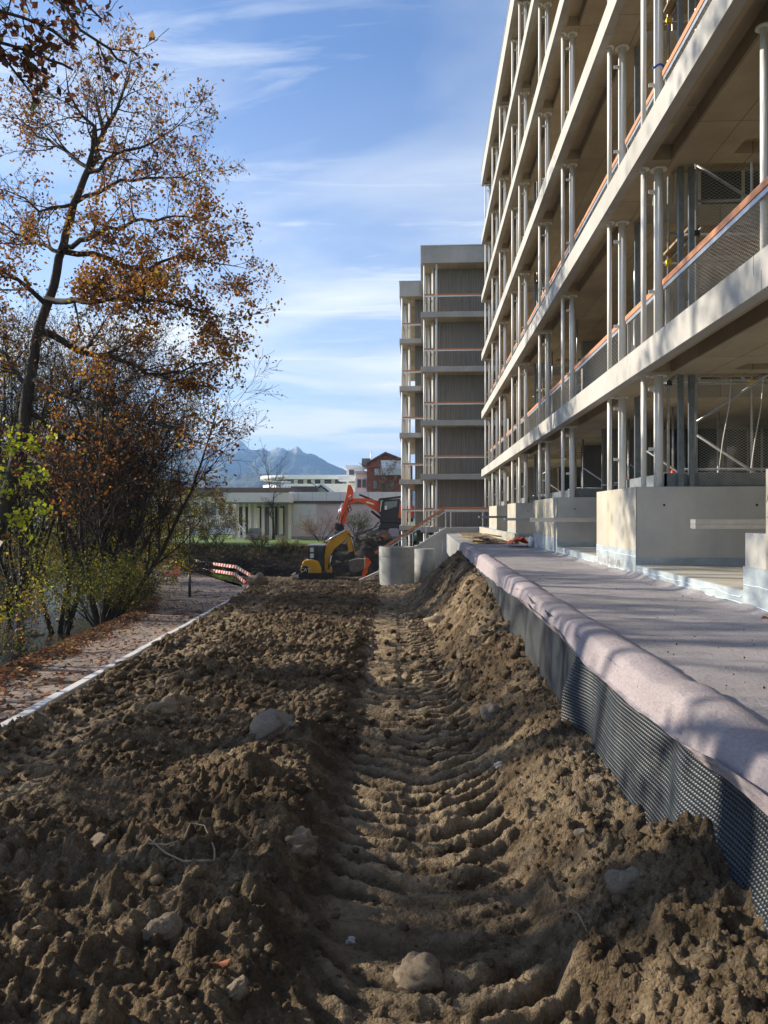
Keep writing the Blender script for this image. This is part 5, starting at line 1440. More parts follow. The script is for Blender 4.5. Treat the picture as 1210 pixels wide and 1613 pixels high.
# bench with red slats
bp = W((268 - 605) / F * 38.6, 38.6, -3.42)
bench = empty('park_bench', tuple(bp), math.radians(-62), 'red slatted park bench on the path beyond the lamp', 'bench')
for i in range(4):
    m = MB(); m.box(-0.8, 0.8, -0.24 + i * 0.12, -0.14 + i * 0.12, 0.43, 0.455); m.build('slat', M['red_paint'], bench)
for i in range(4):
    m = MB(); m.bar((-0.8, 0.27 + i * 0.035, 0.52 + i * 0.10), (0.8, 0.27 + i * 0.035, 0.52 + i * 0.10), 0.022, 0.08); m.build('slat', M['red_paint'], bench)
for sx in (-0.6, 0.6):
    m = MB(); m.bar((sx, -0.22, 0.43), (sx, -0.26, 0), 0.05, 0.05, (0, 1, 0)); m.bar((sx, 0.2, 0.43), (sx, 0.28, 0), 0.05, 0.05, (0, 1, 0)); m.bar((sx, -0.25, 0.41), (sx, 0.26, 0.41), 0.05, 0.03); m.bar((sx, 0.25, 0.4), (sx, 0.40, 0.88), 0.05, 0.03); m.build('leg', M['cast_grey'], bench)
# red-white barrier
bf = empty('barrier', tuple(W(-8, 40, -3.4)), 0, 'red and white striped plank barrier bending round the outer side of the path', 'barrier')
BL = Vector(bf.location)
tops = [(394, 906, 35.8), (372, 893, 39.0), (350, 890, 41.5), (322, 886.5, 45), (302, 881, 48.5)]
lows = [(387, 918, 35.8), (370, 904, 39.0), (350, 901, 41.5), (322, 897, 45), (303, 892, 48.5)]
for seq in (tops, lows):
    for a, b in zip(seq[:-1], seq[1:]):
        p = D(*a) - BL; q = D(*b) - BL; L = (q - p).length
        m = MB(); m.box(0, L + 0.25, -0.014, 0.014, -0.08, 0.08)
        o = m.build('board', M['stripe_board'], bf); o.location = p; d = (q - p).normalized(); o.rotation_euler = (0, -math.asin(d.z), math.atan2(d.y, d.x))
for (a, b, c) in tops:
    p = D(a + 1, b, c) - BL; m = MB(); m.bar(p + Vector((0, 0.05, 0.08)), Vector((p.x, p.y + 0.05, -0.05)), 0.08, 0.08, (0, 1, 0)); m.build('post', M['plank'], bf)
p = D(383, 925, 35.4) - BL; q = D(399, 905, 35.6) - BL; m = MB(); m.box(0, (q - p).length, -0.014, 0.014, -0.07, 0.07); o = m.build('board', M['stripe_board'], bf); o.location = p; d = (q - p).normalized(); o.rotation_euler = (0, -math.asin(d.z), math.atan2(d.y, d.x))
o = link('stone', rock_mesh(300, 3, 0.9), M['stone']); o.location = D(405, 917, 35.0); o.scale = (0.42, 0.42, 0.42); tag(o, 'pale concrete lump behind the end of the red and white barrier', 'stone')

rs = random.Random(12)
for i in range(6):
    v = 20.8 + i * 1.9; u = float(u_stream(v)) + rs.uniform(-1.3, 1.5); r = rs.uniform(0.10, 0.24)
    o = link('stone', rock_mesh(400 + i % 5, 3, 0.6), M['stone']); o.location = W(u, v, -4.13); o.scale = (r * 1.3, r, r); o.rotation_euler = (0, 0, i)
    tag(o, ['nearest', 'second nearest', 'third nearest', 'fourth nearest', 'fifth nearest', 'farthest'][i] + ' of the dark wet stones in the shallow stream', 'stone', 'stones in the stream')
# ================================================================== SHAFT RINGS, TAPE, DEBRIS
u = (625 - 605) / F * 36; c = W(u, 36, -3.6)
e_ = empty('manhole_shaft', tuple(c), 0, 'round grey concrete shaft of two stacked rings beside the earth bank', 'concrete shaft')
ztop = sz = -(861 - 812) / F * 36 + 3.6; zj = -(875.5 - 812) / F * 36 + 3.6
for a, b in ((0, zj - 0.006), (zj + 0.006, ztop)):
    m = MB(); m.tube([(0, 0, a), (0, 0, b)], 0.83, 48, False); m.tube([(0, 0, b), (0, 0, a)], 0.71, 48, False)
    n0 = len(m.v)
    for zz_ in (a, b):
        for k in range(48):
            an = 2 * math.pi * k / 48
            m.v += [(0.83 * math.cos(an), 0.83 * math.sin(an), zz_), (0.71 * math.cos(an), 0.71 * math.sin(an), zz_)]
    for j in range(2):
        for k in range(48):
            p0 = n0 + j * 96 + 2 * k; p1 = n0 + j * 96 + 2 * ((k + 1) % 48); m.f.append((p0, p1, p1 + 1, p0 + 1)); m.sm.append(False)
    m.build('ring', M['shaft'], e_)
u = (669 - 605) / F * 37.2; c = W(u, 37.2, -3.6)
e_ = empty('manhole_shaft', tuple(c), 0, 'smaller smooth concrete shaft half hidden right of the round one', 'concrete shaft')
m = MB(); m.tube([(0, 0, 0), (0, 0, -(864.5 - 812) / F * 37.2 + 3.6)], 0.50, 32); m.build('ring', M['shaft'], e_)
m = MB(); m.bar(D(567, 915, 36.2), D(606, 897, 36.2), 0.35, 0.12); tag(m.build('concrete_strip', M['cast']), 'sloping pale concrete strip in front of the round shaft', 'concrete')
# orange tape hanging on a stake
m = MB(); pts = [D(x, y, 36) for x, y in ((578, 878), (581, 886), (577, 895), (575, 902), (572, 908))]
n0 = 0
for i, p in enumerate(pts):
    w_ = 0.10 * (0.6 + 0.6 * (i % 2)); m.v += [tuple(p - Vector((w_, 0, 0))), tuple(p + Vector((w_, 0.05 * (i % 2), 0)))]
for i in range(len(pts) - 1): m.f.append((2 * i, 2 * i + 1, 2 * i + 3, 2 * i + 2)); m.sm.append(False)
e_ = empty('marker_stake', tuple(D(575, 915, 36)), 0, 'bright orange warning tape fluttering on a stake near the yellow bucket', 'marker')
b0 = Vector(e_.location); m.v = [(x - b0.x, y - b0.y, z - b0.z) for x, y, z in m.v]; m.build('tape', M['tape_orange'], e_)
m = MB(); m.tube([(0, 0.03, -0.3), (0, 0.03, 1.15)], 0.02, 6); m.build('stake', M['plank'], e_)
# galvanised bracket and bucket by the stairs
m = MB(); p = D(697, 877, 39); m.bar(p, p + Vector((0, 0, 0.75)), 0.05, 0.05, (0, 1, 0)); m.bar(p + Vector((0, 0, 0.55)), p + Vector((0.5, 0, 0.58)), 0.05, 0.05); m.bar(p + Vector((0.5, 0, 0)), p + Vector((0.5, 0, 0.6)), 0.05, 0.05, (0, 1, 0))
tag(m.build('metal_bracket', M['galv']), 'small galvanised frame leaning at the stair wall', 'bracket')
m = MB(); p = D(716, 879, 39); m.tube([p, p + Vector((0, 0, 0.5))], [0.15, 0.19], 14); tag(m.build('bucket', M['render_white']), 'off-white plastic bucket at the foot of the stair wall', 'bucket')
# orange sheet and white bottle by the far blocks
e_ = empty('tarpaulin', (2.72, 21.9, FZ + 0.0), 0, 'crumpled orange plastic sheet on the fleece by the third concrete block', 'tarpaulin')
n = 26; a = np.linspace(0, 1, n); A_, B_ = np.meshgrid(a, a)
Z = 0.05 + 0.20 * vn(A_ * 5, B_ * 5, 3) * np.sin(A_ * math.pi) + 0.06 * vn(A_ * 13, B_ * 13, 4)
P_ = np.stack([-0.35 + A_ * 0.62, -0.5 + B_ * 1.0, Z], -1).reshape(-1, 3); idx = np.arange(n * n).reshape(n, n); q = np.stack([idx[:-1, :-1], idx[:-1, 1:], idx[1:, 1:], idx[1:, :-1]], -1).reshape(-1, 4)
link('sheet', npmesh('sheet', P_, q, True), M['tape_orange'], e_)
m = MB(); m.tube([(0, 0, 0), (0, 0, 0.22), (0, 0, 0.26), (0, 0, 0.3)], [0.06, 0.06, 0.025, 0.025], 12); o = m.build('bottle', M['render_white']); o.location = (2.95, 21.4, FZ); tag(o, 'white bottle standing beside the orange sheet', 'bottle')
# profile stacks lying across the far blocks at mid height
def stack(y0, y1, z, x, n, lb, mat, w=0.07):
    e_ = empty('profile_bundle', (x, (y0 + y1) / 2, z), 0, lb, 'metal profiles')
    for i in range(n):
        m = MB(); m.box(i * (w + 0.006), i * (w + 0.006) + w, -(y1 - y0) / 2, (y1 - y0) / 2, 0, 0.055); m.build('profile', M[mat], e_)
    for s in (-0.38, 0.38):
        m = MB(); m.box(-0.02, n * (w + 0.006), s * (y1 - y0) - 0.03, s * (y1 - y0) + 0.03, -0.06, 0.0); m.build('bearer', M['plank'], e_)
for (x0, y, z, ln, lb, mat) in ((3.0, 17.4, -0.11, 0.0, '', ''),):
    pass
def cross_stack(px0, px1, py, v, lb, mat, n=2):
    a = D(px0, py, v); L = (px1 - px0) / F * v
    e_ = empty('profile_bundle', tuple(a), TH, lb, 'metal profiles')
    for i in range(n):
        m = MB(); m.box(0, L, i * 0.09, i * 0.09 + 0.08, 0, 0.04 + 0.003 * v / 10); m.build('profile', M[mat], e_)
    m = MB(); m.box(0, L * 0.98, 0.02, n * 0.09 - 0.03, 0.05, 0.085); m.build('profile', M[mat], e_)
cross_stack(837, 940, 822, 17.0, 'long pale profiles lying across in front of the second concrete block', 'alu')
cross_stack(795, 838, 820, 24.9, 'pale profiles in front of the third concrete block', 'alu')
cross_stack(755, 800, 816, 31.4, 'dark profiles sticking out at the far concrete blocks', 'galv_dull', 3)
m = MB(); rs = random.Random(9)
e_ = empty('plank_pile', (2.0, 26.0, FZ), 0.08, 'weathered planks lying beyond the end of the fleece', 'planks')
for i in range(6):
    m = MB(); a = rs.uniform(-.15, .15); m.bar((rs.uniform(-.6, .5), -1.6 + rs.uniform(-.3, .3), 0.03 + 0.035 * i), (rs.uniform(-.6, .6), 1.6, 0.03 + 0.035 * i), 0.16, 0.03); m.build('plank', M['plank'], e_)
m = MB(); m.box(1.75, 3.05, 24.0, 40, -1.9, FZ - 0.02); tag(m.build('gravel_bed', M['cut_earth']), kind='structure')
m = MB(); m.box(2.9, 3.05, 24.6, 40.0, FZ - 0.02, FZ + 0.28); tag(m.build('low_wall', M['cast_stained']), 'low stained concrete plinth wall along the far end of the block', 'wall')
# dried leaf on the fleece
c = np.array([[2.72, 6.35, FZ + 0.03], [2.76, 6.40, FZ + 0.05], [2.82, 6.37, FZ + 0.03], [2.78, 6.31, FZ + 0.035]])
tag(link('fallen_leaf', npmesh('leaf', c, np.array([[0, 1, 2, 3]]), False, np.array([[0.45, 0.13, 0.06]])), M['leaf']), 'small rust-coloured leaf on the fleece near the nearest block', 'leaf')

# grit and crumbs on the fleece
rs_ = np.random.RandomState(77); bv, bf = ico(1); n = 260
y_ = 2.2 + 20 * rs_.rand(n) ** 1.6; x_ = 1.5 + 1.5 * rs_.rand(n); s_ = rs_.uniform(0.002, 0.007, n)
P_ = bv[None] * s_[:, None, None] * rs_.uniform(0.7, 1.2, (n, len(bv), 1)) + np.stack([x_, y_, FZ - 0.012 + 0.6 * s_], -1)[:, None, :]
tag(link('grit', npmesh('grit', P_.reshape(-1, 3), (bf[None] + (np.arange(n) * len(bv))[:, None, None]).reshape(-1, 3), False), M['soil_dark']), 'scattered grit and crumbs of earth on the grey fleece', 'grit', kind='stuff')
# ================================================================== MACHINES
def yellow_digger():
    V = 39.5; s = V / F; O = W((500 - 605) / F * V, V, -3.32)
    e = empty('mini_excavator', tuple(O), TH, 'small yellow tracked excavator with raised boom in front of the dark heap', 'excavator')
    X = lambda px: (px - 500) * s
    Z = lambda py: (912 - py) * s
    m = MB()
    for y in (-0.55, 0.55):
        t = MB(); prof = [(-0.85, 0.12), (-0.75, 0.0), (0.75, 0.0), (0.88, 0.12), (0.92, 0.28), (0.8, 0.42), (-0.8, 0.42), (-0.92, 0.28)]
        t.prism(prof, (0, y, 0), (1, 0, 0), (0, 0, 1), (0, -1, 0), 0.28)
        for k in range(16): t.box(-0.8 + k * 0.1, -0.76 + k * 0.1, y - 0.15, y + 0.15, -0.015, 0.01)
        o = t.build('track', M['rubber'], e, 0.03)
    m = MB(); m.box(-0.5, 0.5, -0.4, 0.4, 0.2, 0.5); m.build('undercarriage', M['muddy'], e)
    m = MB(); m.box(-1.25, -1.18, -0.7, 0.7, 0.0, 0.34); m.bar((-1.2, -.3, .2), (-.6, -.3, .25), .08, .08); m.bar((-1.2, .3, .2), (-.6, .3, .25), .08, .08); m.build_each('blade', M['alu'], e, 0.0)
    # house: rounded counterweight profile
    prof = [(X(477), Z(905)), (X(507), Z(905)), (X(508), Z(893)), (X(503), Z(881)), (X(492), Z(878)), (X(480), Z(880)), (X(476.5), Z(888))]
    m = MB(); m.prism(prof, (0, 0, 0), (1, 0, 0), (0, 0, 1), (0, -1, 0), 1.35); body = m.build('body', M['cat_yellow'], e, 0.07)
    m = MB(); m.box(X(476.3), X(503), -0.66, 0.66, Z(886.5), Z(885)); m.build('panel_gap', M['machine_black'], e)
    # cab
    x0, x1, z0, z1 = X(487), X(512), Z(893), Z(858)
    m = MB()
    for (xx, yy) in ((x0, -0.5), (x1 - 0.05, -0.5), (x0, 0.42), (x1 - 0.05, 0.42), ((x0 + x1) / 2, -0.5)): m.box(xx, xx + 0.06, yy, yy + 0.06, z0, z1)
    m.box(x0, x1 + 0.02, -0.5, 0.48, z0 - 0.1, z0); cab = m.build('cab', M['machine_black'], e, 0.01)
    m = MB(); m.box(x0 - 0.05, x1 + 0.05, -0.54, 0.52, z1, z1 + 0.09); m.build('cab_roof', M['render_grey'], cab, 0.03)
    m = MB(); m.box(x0 + 0.06, x1 - 0.05, -0.49, -0.48, z0, z1); m.box(x0 + 0.06, x1 - 0.05, 0.45, 0.46, z0, z1); m.box(x1 - 0.03, x1 - 0.02, -0.44, 0.42, z0, z1); m.box(x0 + 0.02, x0 + 0.03, -0.44, 0.42, z0, z1); m.build('window', M['glass'], cab)
    for zz_ in (0.08, 0.55, 0.85):
        m = MB(); m.box(x0 + 0.10, x0 + 0.28, -0.505, -0.495, z0 + zz_, z0 + zz_ + 0.22); m.build('sticker', M['shutter'], cab)
    m = MB(); m.box(x0 + 0.15, x0 + 0.5, -0.2, 0.2, z0, z0 + 0.4); m.box(x0 + 0.1, x0 + 0.22, -0.2, 0.2, z0 + 0.4, z0 + 0.95); m.build('seat', M['machine_black'], cab)
    def plate(pts, name, mat, th=0.16, y=0.0, parent=e, bv=0.015):
        q = MB(); q.prism([(X(a), Z(b)) for a, b in pts], (0, y, 0), (1, 0, 0), (0, 0, 1), (0, -1, 0), th); return q.build(name, M[mat], parent, bv)
    plate([(508, 903), (523, 903), (523, 893), (516, 886), (509, 890)], 'boom_bracket', 'cat_yellow', 0.3, 0.0)
    boom = plate([(511, 896), (517, 896), (521, 872), (527, 863), (547, 846), (551, 838), (547, 833), (541, 836), (521, 848), (514, 857), (511, 875)], 'boom', 'cat_yellow', 0.2)
    plate([(545, 835), (551, 832), (554, 842), (556, 856), (562, 870), (556, 876), (549, 866), (547, 850)], 'stick', 'cat_yellow', 0.16)
    m = MB(); m.tube([(X(518), -.14, Z(894)), (X(522), -.14, Z(873))], 0.05, 10); m.tube([(X(514), -.14, Z(851)), (X(546), -.14, Z(832))], 0.045, 8); m.tube([(X(553), -.12, Z(838)), (X(558), -.12, Z(866))], 0.04, 8); m.build_each('hydraulic_cylinder', M['chrome'], e, 0.0)
    m = MB(); m.tube([(X(x), .16, Z(y)) for x, y in ((517, 893), (523, 880), (526, 868), (540, 857))], 0.035, 6); m.tube([(X(x), -.16, Z(y)) for x, y in ((548, 838), (556, 845), (559, 858), (561, 868))], 0.025, 6); m.build_each('hose', M['rubber'], e, 0.0)
    plate([(550, 868), (558, 866), (560, 875), (552, 878)], 'quick_coupler', 'machine_black', 0.24)
    # ditching bucket, open to the right
    bk = MB(); pr = [(549, 882), (563, 878), (577, 878.5), (579, 885), (574, 893), (566, 898), (554, 899), (551, 893)]
    bk.prism([(X(a), Z(b)) for a, b in pr], (0, 0, 0), (1, 0, 0), (0, 0, 1), (0, -1, 0), 1.1); bk.build('bucket', M['muddy'], e, 0.03)
    # lettering on the counterweight
    cu_ = bpy.data.curves.new('lettering', 'FONT'); cu_.body = 'CAT'; cu_.size = 0.26; cu_.extrude = 0.004; cu_.align_x = 'CENTER'
    t = bpy.data.objects.new('lettering', cu_); col.objects.link(t); dg = bpy.context.evaluated_depsgraph_get(); me = bpy.data.meshes.new_from_object(t.evaluated_get(dg)); bpy.data.objects.remove(t)
    me.materials.clear(); o = link('lettering', me, M['render_white'], body); o.rotation_euler = (math.radians(90), 0, 0); o.location = (X(483), -0.69, Z(897))
    m = MB(); m.tube([(X(483), -0.676, Z(894.2)), (X(483), -0.685, Z(894.2))], 0.2, 20); m.build('emblem', M['machine_black'], body)
yellow_digger()
def orange_digger():
    V = 55.0; s = V / F; O = W((605 - 605) / F * V, V, -(860 - 812) / F * V)
    e = empty('walking_excavator', tuple(O), TH, 'orange and black wheeled walking excavator on the earth heap beside the rear tower', 'excavator')
    X = lambda px: (px - 605) * s
    Z = lambda py: (860 - py) * s
    def plate(pts, name, mat, th=0.3, y=0.0, parent=e, bv=0.02):
        q = MB(); q.prism([(X(a), Z(b)) for a, b in pts][::-1], (0, y, 0), (1, 0, 0), (0, 0, 1), (0, 1, 0), th); return q.build(name, M[mat], parent, bv)
    def wheel(px, py, r, y):
        w = MB(); c = Vector((X(px), y, Z(py)))
        w.tube([c - Vector((0, .22, 0)), c - Vector((0, .20, 0)), c + Vector((0, .20, 0)), c + Vector((0, .22, 0))], [r * 0.86, r, r, r * 0.86], 28); 
        for k in range(22):
            a = 2 * math.pi * k / 22; d = Vector((math.cos(a), 0, math.sin(a))); w.bar(c + d * r * 0.97 - Vector((0, .22, 0)), c + d * r * 0.97 + Vector((0, .22, 0)), 0.07, 0.09, d)
        o = w.build('wheel', M['muddy'], e)
        h = MB(); h.tube([c - Vector((0, .25, 0)), c - Vector((0, .22, 0))], [r * 0.42, r * 0.50], 20); h.build('rim', M['machine_orange'], o)
        h = MB(); h.tube([c - Vector((0, .27, 0)), c - Vector((0, .24, 0))], r * 0.2, 12); h.build('hub', M['machine_black'], o)
    wheel(605, 848, 0.52, -0.9); wheel(640, 838, 0.52, -0.9); wheel(588, 851, 0.42, 1.0); wheel(642, 840, 0.5, 1.0)
    # legs and stabilisers
    m = MB()
    m.bar((X(612), -.5, Z(826)), (X(606), -.75, Z(846)), .2, .22); m.bar((X(615), -.4, Z(828)), (X(577), -.8, Z(843)), .22, .28); m.bar((X(610), .4, Z(828)), (X(560), .8, Z(842)), .2, .26)
    m.bar((X(577), -.8, Z(843)), (X(584), -.85, Z(857)), .16, .16); m.bar((X(560), .8, Z(842)), (X(566), .8, Z(857)), .16, .16); m.bar((X(590), -.6, Z(831)), (X(597), -.6, Z(822)), .12, .12)
    m.bar((X(625), -.4, Z(828)), (X(641), -.8, Z(838)), .2, .25); m.build_each('leg', M['muddy'], e, 0.02)
    m = MB(); m.tube([(X(612), -.6, Z(824)), (X(588), -.75, Z(835))], 0.06, 8); m.tube([(X(580), -.8, Z(838)), (X(583), -.85, Z(852))], 0.05, 8); m.build_each('hydraulic_cylinder', M['alu'], e, 0.0)
    plate([(596, 833), (640, 831), (640, 822), (600, 822)], 'turntable', 'machine_black', 1.6)
    plate([(598, 823), (650, 822), (650, 800), (628, 797), (600, 806)], 'body', 'machine_black', 1.9)
    plate([(627, 816), (652, 816), (652, 797), (629, 797)], 'engine_cover', 'machine_orange', 1.94)
    cab = plate([(597, 808), (604, 820), (627, 820), (630, 786), (604, 788)], 'cab', 'machine_black', 1.1, -0.35)
    plate([(606, 806), (624, 806), (626, 789), (606, 791)], 'window', 'glass', 1.12, -0.35, cab, 0)
    plate([(596, 789), (632, 784), (632, 781.5), (597, 785.5)], 'cab_roof', 'machine_black', 1.25, -0.35, cab)
    m = MB(); m.bar((X(599), -1.0, Z(806)), (X(601), -1.0, Z(790)), .05, .05); m.box(X(606), X(609.5), -1.0, -0.95, Z(803), Z(797)); m.build('mirror', M['alu'], cab)
    boom = plate([(599, 812), (604, 806), (602, 797), (593, 788), (577, 785), (560, 785), (549, 785), (547, 792), (553, 795), (561, 790), (575, 793), (583, 799), (594, 806)], 'boom', 'machine_orange', 0.34)
    plate([(577, 792), (590, 795.5), (589, 793), (578, 789.6)], 'plate', 'render_white', 0.36, 0, boom, 0)
    m = MB(); m.tube([(X(566), -.05, Z(779)), (X(588), -.05, Z(788))], 0.07, 8); m.tube([(X(585), -.2, Z(805)), (X(600), -.2, Z(817))], 0.09, 8); m.build_each('hydraulic_cylinder', M['machine_black'], e, 0.0)
    arm = plate([(548, 764), (553, 764), (557, 773), (556, 783), (551, 800), (545, 820), (541, 829), (535, 827), (537, 812), (541, 795), (546, 778)], 'dipper_arm', 'machine_orange', 0.32)
    for k in range(4):
        yy = 779 + k * 5.2; plate([(547 + (3 - k) * .6, yy + 3), (551 + (3 - k) * .6, yy), (552.5 + (3 - k) * .4, yy + 1.6), (548 + (3 - k) * .4, yy + 4.8)], 'stripe', 'render_white', 0.335, 0, arm, 0)
    m = MB(); m.tube([(X(540), -.24, Z(792)), (X(534), -.24, Z(820))], 0.055, 8); m.tube([(X(537), .22, Z(795)), (X(530), .22, Z(818))], 0.05, 8); m.build_each('hydraulic_cylinder', M['chrome'], e, 0.0)
    m = MB(); m.tube([(X(x), -.25, Z(y)) for x, y in ((551, 795), (554, 803), (550, 807), (547, 800), (549, 790), (556, 787))], 0.04, 6); m.tube([(X(x), -.24, Z(y)) for x, y in ((545, 806), (540, 815), (538, 824), (534, 832))], 0.035, 6); m.build_each('hose', M['rubber'], e, 0.0)
    plate([(529, 823), (541, 826), (543, 836), (535, 840), (528, 834)], 'rotator', 'machine_black', 0.4)
    plate([(527, 836), (541, 838), (546, 847), (546, 860), (538, 862), (530, 857)], 'bucket', 'muddy', 1.2)
orange_digger()
mound('earth_heap', (590 - 605) / F * 53.0, 53.2, 2.2, 1.4, 1.25, -2.7, M['soil_dark'], 31, 'churned mud bank directly under the wheels of the orange excavator')

# ================================================================== HOUSES BEYOND
def Pt(px, py, v): return D(px, py, v)
def blockbox(e, px0, px1, py0, py1, v, dep, name, mat, off=0.0, bv=0):
    """box facing the standpoint: left/right/top/bottom from the photograph at depth v, dep deep"""
    a = (px0 - 605) / F * v; b = (px1 - 605) / F * v; z1 = -(py0 - 812) / F * v; z0 = -(py1 - 812) / F * v
    m = MB(); m.box(a, b, v, v + dep, z0, z1); m.v = [(x, y, z) for x, y, z in m.v]
    o = m.build(name, M[mat], e, bv)
    return o
def house(name, label, px, v):
    e = empty(name, (0, 0, 0), TH, label, 'building'); return e
# note: these empties sit at the standpoint's axis; geometry is written in (u, v, z)
h = house('school_hall', 'flat-roofed single-storey hall with lilac walls, white roof edge and big shutter behind the lawn', 500, 63)
blockbox(h, 455, 640, 793, 852, 63, 14, 'wall', 'render_lilac')
blockbox(h, 454, 642, 775, 789, 62.6, 15, 'roof_edge', 'shutter'); blockbox(h, 454, 642, 789, 793.2, 62.8, 14, 'roof_soffit', 'cast_dark')
for i in range(8): blockbox(h, 470 + i * 22, 470.4 + i * 22, 775.5, 788, 62.58, 0.05, 'joint', 'cast_grey')
w = blockbox(h, 463.5, 497, 790.5, 826, 62.9, 0.08, 'shutter', 'shutter'); blockbox(h, 462, 498.5, 789.5, 827.5, 62.95, 0.04, 'window_frame', 'render_white')
blockbox(h, 454, 459, 793, 852, 62.8, 0.3, 'pilaster', 'render_white'); blockbox(h, 459, 640, 845, 852, 62.9, 0.3, 'plinth', 'cast_grey')
# entrance wing on the left: deep roof slab on columns
blockbox(h, 352, 456, 776, 791, 60, 17, 'roof_edge', 'render_white')
blockbox(h, 352, 455, 791, 793, 60.2, 16, 'roof_soffit', 'cast_grey'); blockbox(h, 366, 455, 793, 850, 66.5, 8, 'wall', 'render_lilac')
for a in (372, 382, 391, 400, 412, 424): blockbox(h, a, a + 3.5, 793, 850, 61.5, 0.3, 'column', 'render_white')
for a in (376, 386, 405, 418, 430, 441): blockbox(h, a, a + 7, 798, 843, 66.4, 0.06, 'window', 'glass')
for a in (403, 427, 440): blockbox(h, a, a + 6, 800, 842, 66.3, 0.06, 'curtain', 'render_white')
for i in range(7): blockbox(h, 385 + i * 1.4, 405 + i * 1.0, 847.5 - i * 2.6, 850 - 0 * i, 58.5 + i * 0.32, 0.33, 'step', 'cast_grey')
m = MB()
for a in (378, 386.5): m.bar(D(a, 826, 60.2), D(a, 847, 58.5), 0.05, 0.05, (0, 1, 0))
m.bar(D(375, 824, 60.2), D(387, 838, 58.4), 0.05, 0.06); m.bar(D(375, 829, 60.2), D(387, 843, 58.4), 0.03, 0.04)
inv = Matrix.Rotation(-TH, 4, 'Z'); m.v = [tuple(inv @ Vector(p)) for p in m.v]; m.build('stair_rail', M['galv'], h)
h = house('low_building', 'long low brown-roofed building half hidden behind the trees', 420, 80)
blockbox(h, 250, 400, 782, 848, 80, 8, 'wall', 'render_white'); blockbox(h, 240, 462, 768, 782, 79, 10, 'roof', 'roof_brown')
for i in range(9): blockbox(h, 262 + i * 14, 270 + i * 14, 792, 812, 79.95, 0.06, 'window', 'glass')
h = house('gabled_house', 'small grey gable roof peeping over the flat hall', 490, 90)
def gable(e, px0, px1, pyr, pye, v, dep, mat, wall, pyb):
    a = (px0 - 605) / F * v; b = (px1 - 605) / F * v; zr = -(pyr - 812) / F * v; ze = -(pye - 812) / F * v; zb = -(pyb - 812) / F * v
    m = MB(); m.prism([(a + .4, zb), (b - .4, zb), (b - .4, ze), ((a + b) / 2, zr - .15), (a + .4, ze)], (0, v + dep / 2, 0), (1, 0, 0), (0, 0, 1), (0, -1, 0), dep); m.build('wall', M[wall], e)
    c = (a + b) / 2
    m = MB(); t = 0.25
    m.prism([(a - .2, ze - .1), (c, zr), (b + .2, ze - .1), (b + .2, ze + t - .1), (c, zr + t), (a - .2, ze + t - .1)], (0, v + dep / 2, 0), (1, 0, 0), (0, 0, 1), (0, -1, 0), dep + 1); m.build('roof', M[mat], e)
gable(h, 488, 524, 764, 778, 90, 8, 'render_white', 'render_grey', 848); blockbox(h, 458, 500, 766, 779, 89, 9, 'roof', 'roof_brown')
h = house('modern_house', 'white modern house with rounded flat roof and ribbon windows behind the hall', 500, 115)
for i, (a, b, c, d, dd, mt) in enumerate(((453, 545, 748, 754.5, 114, 'render_white'), (458, 540, 754.5, 762, 116, 'glass'), (447, 548, 762, 800, 114.5, 'render_white'))):
    blockbox(h, a, b, c, d, dd, 12, ('roof_slab', 'window_band', 'wall')[i], mt, 0, 0)
for a in (463, 478, 490, 505, 522, 532): blockbox(h, a, a + 6, 754.6, 762, 115.6, 0.2, 'wall_pier', 'render_white')
for a in (512, 528): blockbox(h, a, a + 10, 757, 762, 115.4, 0.2, 'window', 'glass')
m = MB(); c = W((458 - 605) / F * 116, 119, 0); m.tube([(((460 - 605) / F * 114.5), 120, 5.42), (((460 - 605) / F * 114.5), 120, 6.04)], 5.5, 40); m.build('roof_slab', M['render_white'], h)
m = MB(); m.tube([(((462 - 605) / F * 115), 121, -3), (((462 - 605) / F * 115), 121, 4.7)], 5.4, 40); m.build('wall', M['render_white'], h)
h = house('apartment_house', 'white stepped apartment house with balconies between the modern house and the brick house', 560, 105)
blockbox(h, 546, 572, 735, 800, 104, 14, 'wall', 'render_white'); blockbox(h, 544, 568, 733, 737, 103.6, 14.5, 'roof_slab', 'render_white')
blockbox(h, 533, 560, 750, 757, 101, 3, 'balcony', 'render_white'); blockbox(h, 533, 560, 768, 776, 101, 3, 'balcony', 'render_white')
blockbox(h, 561, 585, 745, 815, 98, 14, 'wall', 'render_white'); blockbox(h, 559, 586, 742, 746, 97.6, 14.5, 'roof_slab', 'render_grey')
for b in (752, 764): blockbox(h, 550, 558, b - 12, b - 4, 103.9, 0.1, 'window', 'glass')
for a in (563, 571): blockbox(h, a, a + 6, 755, 768, 97.9, 0.1, 'window', 'glass')
blockbox(h, 566, 576, 780, 792, 97.9, 0.1, 'window', 'glass')
h = house('brick_house', 'red-brown brick house with gable and white dormer windows left of the towers', 605, 92)
blockbox(h, 578, 650, 733, 815, 93, 10, 'wall', 'brickwork')
a = (582 - 605) / F * 92; b = (640 - 605) / F * 92; c = (607 - 605) / F * 92
zf = lambda py: -(py - 812) / F * 92
m = MB(); m.prism([(a, zf(736)), (b, zf(736)), (b, zf(728)), (c, zf(714)), (a, zf(730))], (0, 95, 0), (1, 0, 0), (0, 0, 1), (0, -1, 0), 6); m.build('gable_wall', M['brickwork'], h)
m = MB(); m.prism([(a - .3, zf(731)), (c, zf(714.5)), (b + .3, zf(729)), (b + .3, zf(726.5)), (c, zf(712)), (a - .3, zf(728.5))], (0, 95, 0), (1, 0, 0), (0, 0, 1), (0, -1, 0), 7); m.build('roof', M['roof_brown'], h)
blockbox(h, 570, 584, 722, 733, 94, 8, 'side_roof', 'roof_grey')
